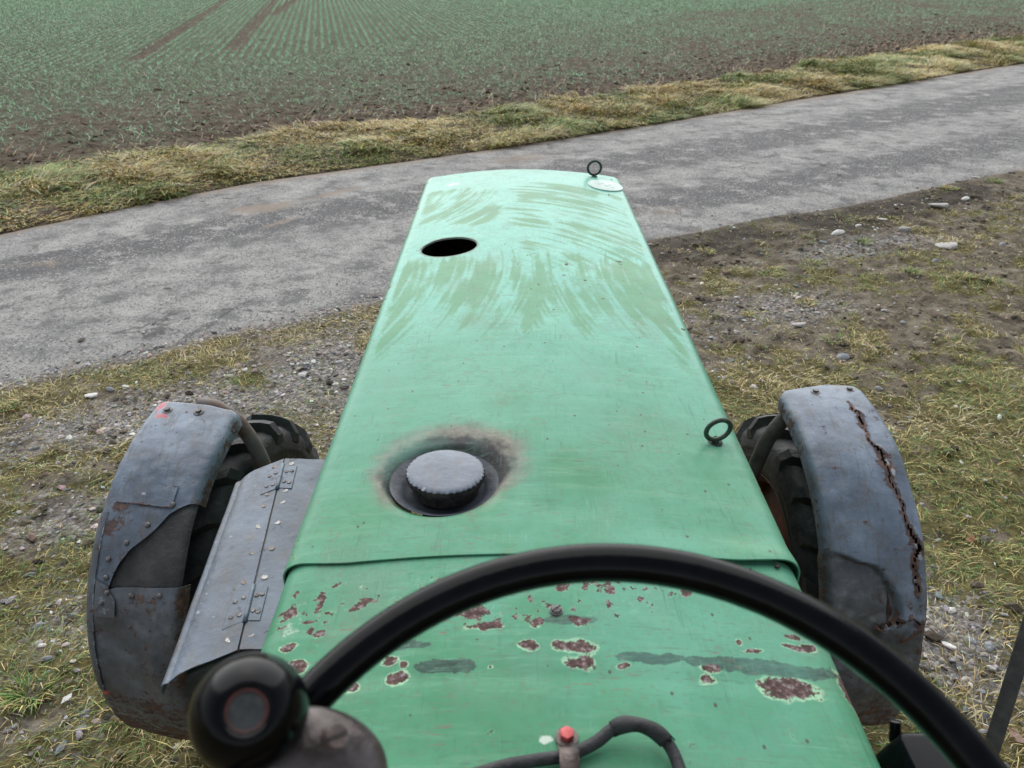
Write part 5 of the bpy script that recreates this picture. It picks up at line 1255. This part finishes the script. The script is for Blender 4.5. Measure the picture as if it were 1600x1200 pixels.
def r_disp(l, a):
    cd = polyd(l + wob(l, a, 0.007), a, CRACK); td = polyd(l, a + wob(a, l * 90, 0.9), TEAR)
    z = 0.011 * (fbm(l * 9, a * 0.09, 3, 752) - 0.5) + 0.006 * sst(-45, -60, a) * (fbm(l * 25, a * 0.3, 3, 759) - 0.5)
    side = sst(-0.006, 0.006, l - np.interp(-a, [-q[1] for q in CRACK], [q[0] for q in CRACK]))
    lip = 0.011 * np.exp(-(cd / 0.012) ** 2) * (side - 0.35) * sst(0.35, 0.65, vn(a * 0.22, l * 0, 753))
    z = z + lip - 0.016 * dent(l, a) - 0.006 * sst(-68.5, -74, a)
    z = z + 0.006 * np.exp(-(td / 0.012) ** 2) * sst(-69, -66, a) - 0.012 * spot(l, a, -0.03, -75, 0.12, 5) + 0.009 * spot(l, a, 0.055, -60, 0.025, 9)
    z = z + 0.005 * np.exp(-(polyd(l, a, LOWC) / 0.008) ** 2)
    return z
def width_of(l, a): return np.interp(-a, [0, 5, 8, 11, 15, 17, 20, 23, 26, 29, 32, 36, 45, 47, 50, 53, 58, 62], [.000, .0012, .003, .0045, .004, .0015, .002, .006, .009, .006, .0035, .003, .0028, .006, .007, .003, .0028, .0008])
def r_cut(l, a):
    cd = polyd(l + wob(l, a, 0.007), a, CRACK)
    td = polyd(l, a + wob(a, l * 90, 0.9), TEAR)
    return (cd < width_of(l, a) * 0.60 * (0.25 + 1.3 * vn(l * 0, a * 0.55, 754)) + 0.0016 * (vn(l * 160, a * 1.6, 757) - 0.6)) | ((td < 0.0020) & (l > 0.0)) 
def r_attr(l, a):
    cd = polyd(l + wob(l, a, 0.007), a, CRACK); td = polyd(l, a, TEAR); k = fbm(l * 30, a * 0.5, 4, 755); k2 = fbm(l * 70, a * 1.2, 3, 756)
    wc = width_of(l, a)
    r = 0.95 * np.exp(-(cd / (0.0035 + 1.7 * wc * (0.8 + 1.1 * vn(l * 60, a * 0.6, 758)))) ** 2) + 0.55 * np.exp(-(td / 0.016) ** 2) * (0.4 + k) + 0.5 * np.exp(-(polyd(l, a, FOLD) / 0.004) ** 2) + 0.55 * np.exp(-(polyd(l, a, LOWC) / 0.005) ** 2)
    r = r + 0.6 * sst(0.112, 0.128, np.abs(l)) * k * 1.4
    r = r + 0.35 * spot(l, a, 0.10, -65, 0.03, 10) * k * 1.5 + 0.35 * sst(-68, -72, a) * k * 1.3 + 0.5 * sst(-88, -104, a) * k * 1.4 + 0.35 * spot(l, a, -0.07, -45, 0.02, 2.5) + 0.4 * sst(0.112, 0.126, l) * sst(-50, -60, a) + 0.25 * spot(l, a, 0.045, -33, 0.02, 4) * k2 * 1.5
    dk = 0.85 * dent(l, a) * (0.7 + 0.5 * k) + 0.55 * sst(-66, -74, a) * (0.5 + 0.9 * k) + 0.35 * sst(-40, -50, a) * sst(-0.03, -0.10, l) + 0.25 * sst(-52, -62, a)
    pl = 0.85 * spot(l, a, 0.082, -29.0, 0.006, 1.4) + 0.9 * spot(l, a, 0.074, -26.0, 0.004, 1.8) + 0.8 * spot(l, a, 0.104, -51.3, 0.012, 1.1) + 0.75 * spot(l, a, 0.098, -48.5, 0.008, 1.6) + 0.22 * spot(l, a, -0.02, -18, 0.09, 14) * (0.6 + 0.6 * k)
    return {'rust': r, 'dark': dk, 'pale': pl}
RG = guard_sheet('mudguard', 'R', GREY, lambda x: np.interp(x, [-0.13, -0.09, 0.034, 0.126], [4.0, 5.2, 8.0, 7.0]), -106, 330, 0.0, r_attr, r_disp, r_cut, corner=0.10)
guard_sheet('added_split_backing', 'R', BACKING, 5, -72, 80, -0.013, None, lambda l, a: 0.006 * (fbm(l * 40, a * 0.6, 3, 760) - 0.5), xlim=(0.02, 0.119), parent=RG, thick=0.002)  # added dark sheet behind the split, stands in for the shade inside
RG['label'] = 'right grey mudguard split by a long rusty crack'
for lx, a in ((-0.022, 1.5), (0.08, 2.6)): on_guard('bolt', bolt_me, 'R', RG, lx, a, 0.0, 1.25)
for lx, a in ((0.055, -59.5), (0.085, -57.0), (0.072, -63.5)): on_guard('rivet', rv_me, 'R', RG, lx, a, 0.002, 0.7)

# ---- steering wheel
sw = bpy.data.objects.new('steering_wheel', None); SWC = np.array([0.0580, 0.1676, 1.700]); sw.location = SWC - T0; sw.rotation_euler = (R(29.6), 0, 0); link(sw, tractor)
a = np.linspace(0, 2 * np.pi, 128, endpoint=False); V, Q = tube_arrays(np.c_[0.2245 * np.cos(a), 0.2205 * np.sin(a), 0 * a], 0.0119, 24, True)
# finger grips moulded into the underside
nb = np.arcsin(np.clip(V[:, 2] / 0.012, -1, 1)); th = np.arctan2(V[:, 1], V[:, 0]); V[:, 2] += np.where(V[:, 2] < -0.004, 0.0014 * np.sin(th * 36), 0)
obj('wheel_rim', np_mesh('wheel_rim', V, None, Q, None, True, BLACKP), sw)
for an in (0, 180, 270):
    c, s = math.cos(R(an)), math.sin(R(an)); tube('spoke', catmull([(0.215 * c, 0.215 * s, 0), (0.15 * c, 0.15 * s, -0.01), (0.03 * c, 0.03 * s, -0.04)], 6), 0.008, BLACKP, sw, 12)
bm = bmesh.new(); bm_cyl(bm, (0, 0, -0.055), (0, 0, -0.02), 0.035, 0.03, 32); bm_obj('wheel_hub', bm, BLACKP, sw, bevel=0.003)
bm = bmesh.new(); bm_cyl(bm, (0, 0, -0.34), (0, 0, -0.05), 0.02, 0.02, 24); bm_obj('steering_column', bm, UNDER, sw)
# spinner knob: ball on a clamp
def wl_(p): return Matrix.Rotation(-R(29.6), 3, 'X') @ Vector(np.asarray(p) - SWC)
KD = 0.375
def ray_at(px, py, d):
    return np.array([0, 0, CAM_H]) + d / FPX * np.array([px - 800, FPX * _c + (600 - py) * _s, -FPX * _s + (600 - py) * _c])
kc = wl_(ray_at(390, 1113, KD)); kr = 92 / FPX * KD * 0.98
axis = (wl_(np.array([0, 0, CAM_H])) - kc).normalized()
axis = (axis * 0.8 + Vector((0, 0, 1)) * 0.2).normalized(); rotk = axis.to_track_quat('Z', 'Y')
prof = [(0.001, 0.80), (0.30, 0.795), (0.335, 0.81), (0.36, 0.835), (0.40, 0.862), (0.46, 0.865), (0.58, 0.80), (0.72, 0.67), (0.86, 0.47), (0.96, 0.22), (1.0, -0.03), (0.97, -0.3), (0.86, -0.56), (0.70, -0.76), (0.5, -0.92), (0.3, -1.02), (0.28, -1.3), (0.001, -1.3)]
V, Q = lathe_arrays([(r * kr, z * kr) for r, z in catmull([(r, z, 0) for r, z in prof], 4)[:, :2]], 64)
kn = obj('spinner_knob', np_mesh('spinner_knob', V, None, Q[:, ::-1], None, True, BLACKP), sw, kc); kn.rotation_euler = rotk.to_euler()
V, Q = lathe_arrays([(0.001 * kr, 0.812 * kr), (0.285 * kr, 0.812 * kr)], 48); s1 = simple('dull_cap_centre', (0.018, 0.022, 0.024), (0.05, 0.055, 0.055), 120, 0.55, 0.1); s2 = simple('red_ring_paint', (0.04, 0.015, 0.014), (0.085, 0.022, 0.02), 90, 0.5, 0.1)
o = obj('knob_centre', np_mesh('knob_centre', V, None, Q[:, ::-1], None, True, s1), sw, kc); o.rotation_euler = rotk.to_euler()
V, Q = lathe_arrays([(0.29 * kr, 0.806 * kr), (0.295 * kr, 0.826 * kr), (0.325 * kr, 0.832 * kr), (0.345 * kr, 0.83 * kr)], 48)
o = obj('knob_ring', np_mesh('knob_ring', V, None, Q[:, ::-1], None, True, s2), sw, kc); o.rotation_euler = rotk.to_euler()
# clamp plate under the knob, with its slotted screw
c0 = wl_(ray_at(478, 1205, 0.395)); bm = bmesh.new(); bmesh.ops.create_uvsphere(bm, u_segments=48, v_segments=24, radius=1)
ax = axis; scr_l = wl_(ray_at(526, 1150, 0.372))
for v in bm.verts:
    p_ = v.co.copy(); v.co = Vector((p_.x * 0.031, p_.y * 0.042, p_.z * 0.016))
m4 = Matrix.Translation(c0) @ ax.to_track_quat('Z', 'Y').to_matrix().to_4x4() @ Matrix.Rotation(R(20), 4, 'Z')
bmesh.ops.transform(bm, matrix=m4, verts=bm.verts)
SHINE = simple('worn_clamp_metal', (0.06, 0.05, 0.048), (0.19, 0.17, 0.17), 26, 0.30, 0.2, 0.6)
bm_obj('knob_clamp', bm, SHINE, sw)
bm = bmesh.new(); sm = Matrix.Translation(scr_l) @ (ax + Vector((0.35, 0.1, 0))).normalized().to_track_quat('Z', 'Y').to_matrix().to_4x4()
bm_cyl(bm, (0, 0, -0.008), (0, 0, 0.0012), 0.0056, 0.0052, 24); bmesh.ops.transform(bm, matrix=sm, verts=bm.verts); bm_obj('clamp_screw', bm, IRON, sw)
bm = bmesh.new(); bm_box(bm, (0, 0, 0.0010), (0.0104, 0.0020, 0.0014), Matrix.Rotation(2.0, 3, 'Z')); bmesh.ops.transform(bm, matrix=sm, verts=bm.verts); bm_obj('screw_slot', bm, UNDER, sw)
print('tris', sum(len(o.data.loops) - 2 * len(o.data.polygons) for o in SC.objects if o.type == 'MESH'))
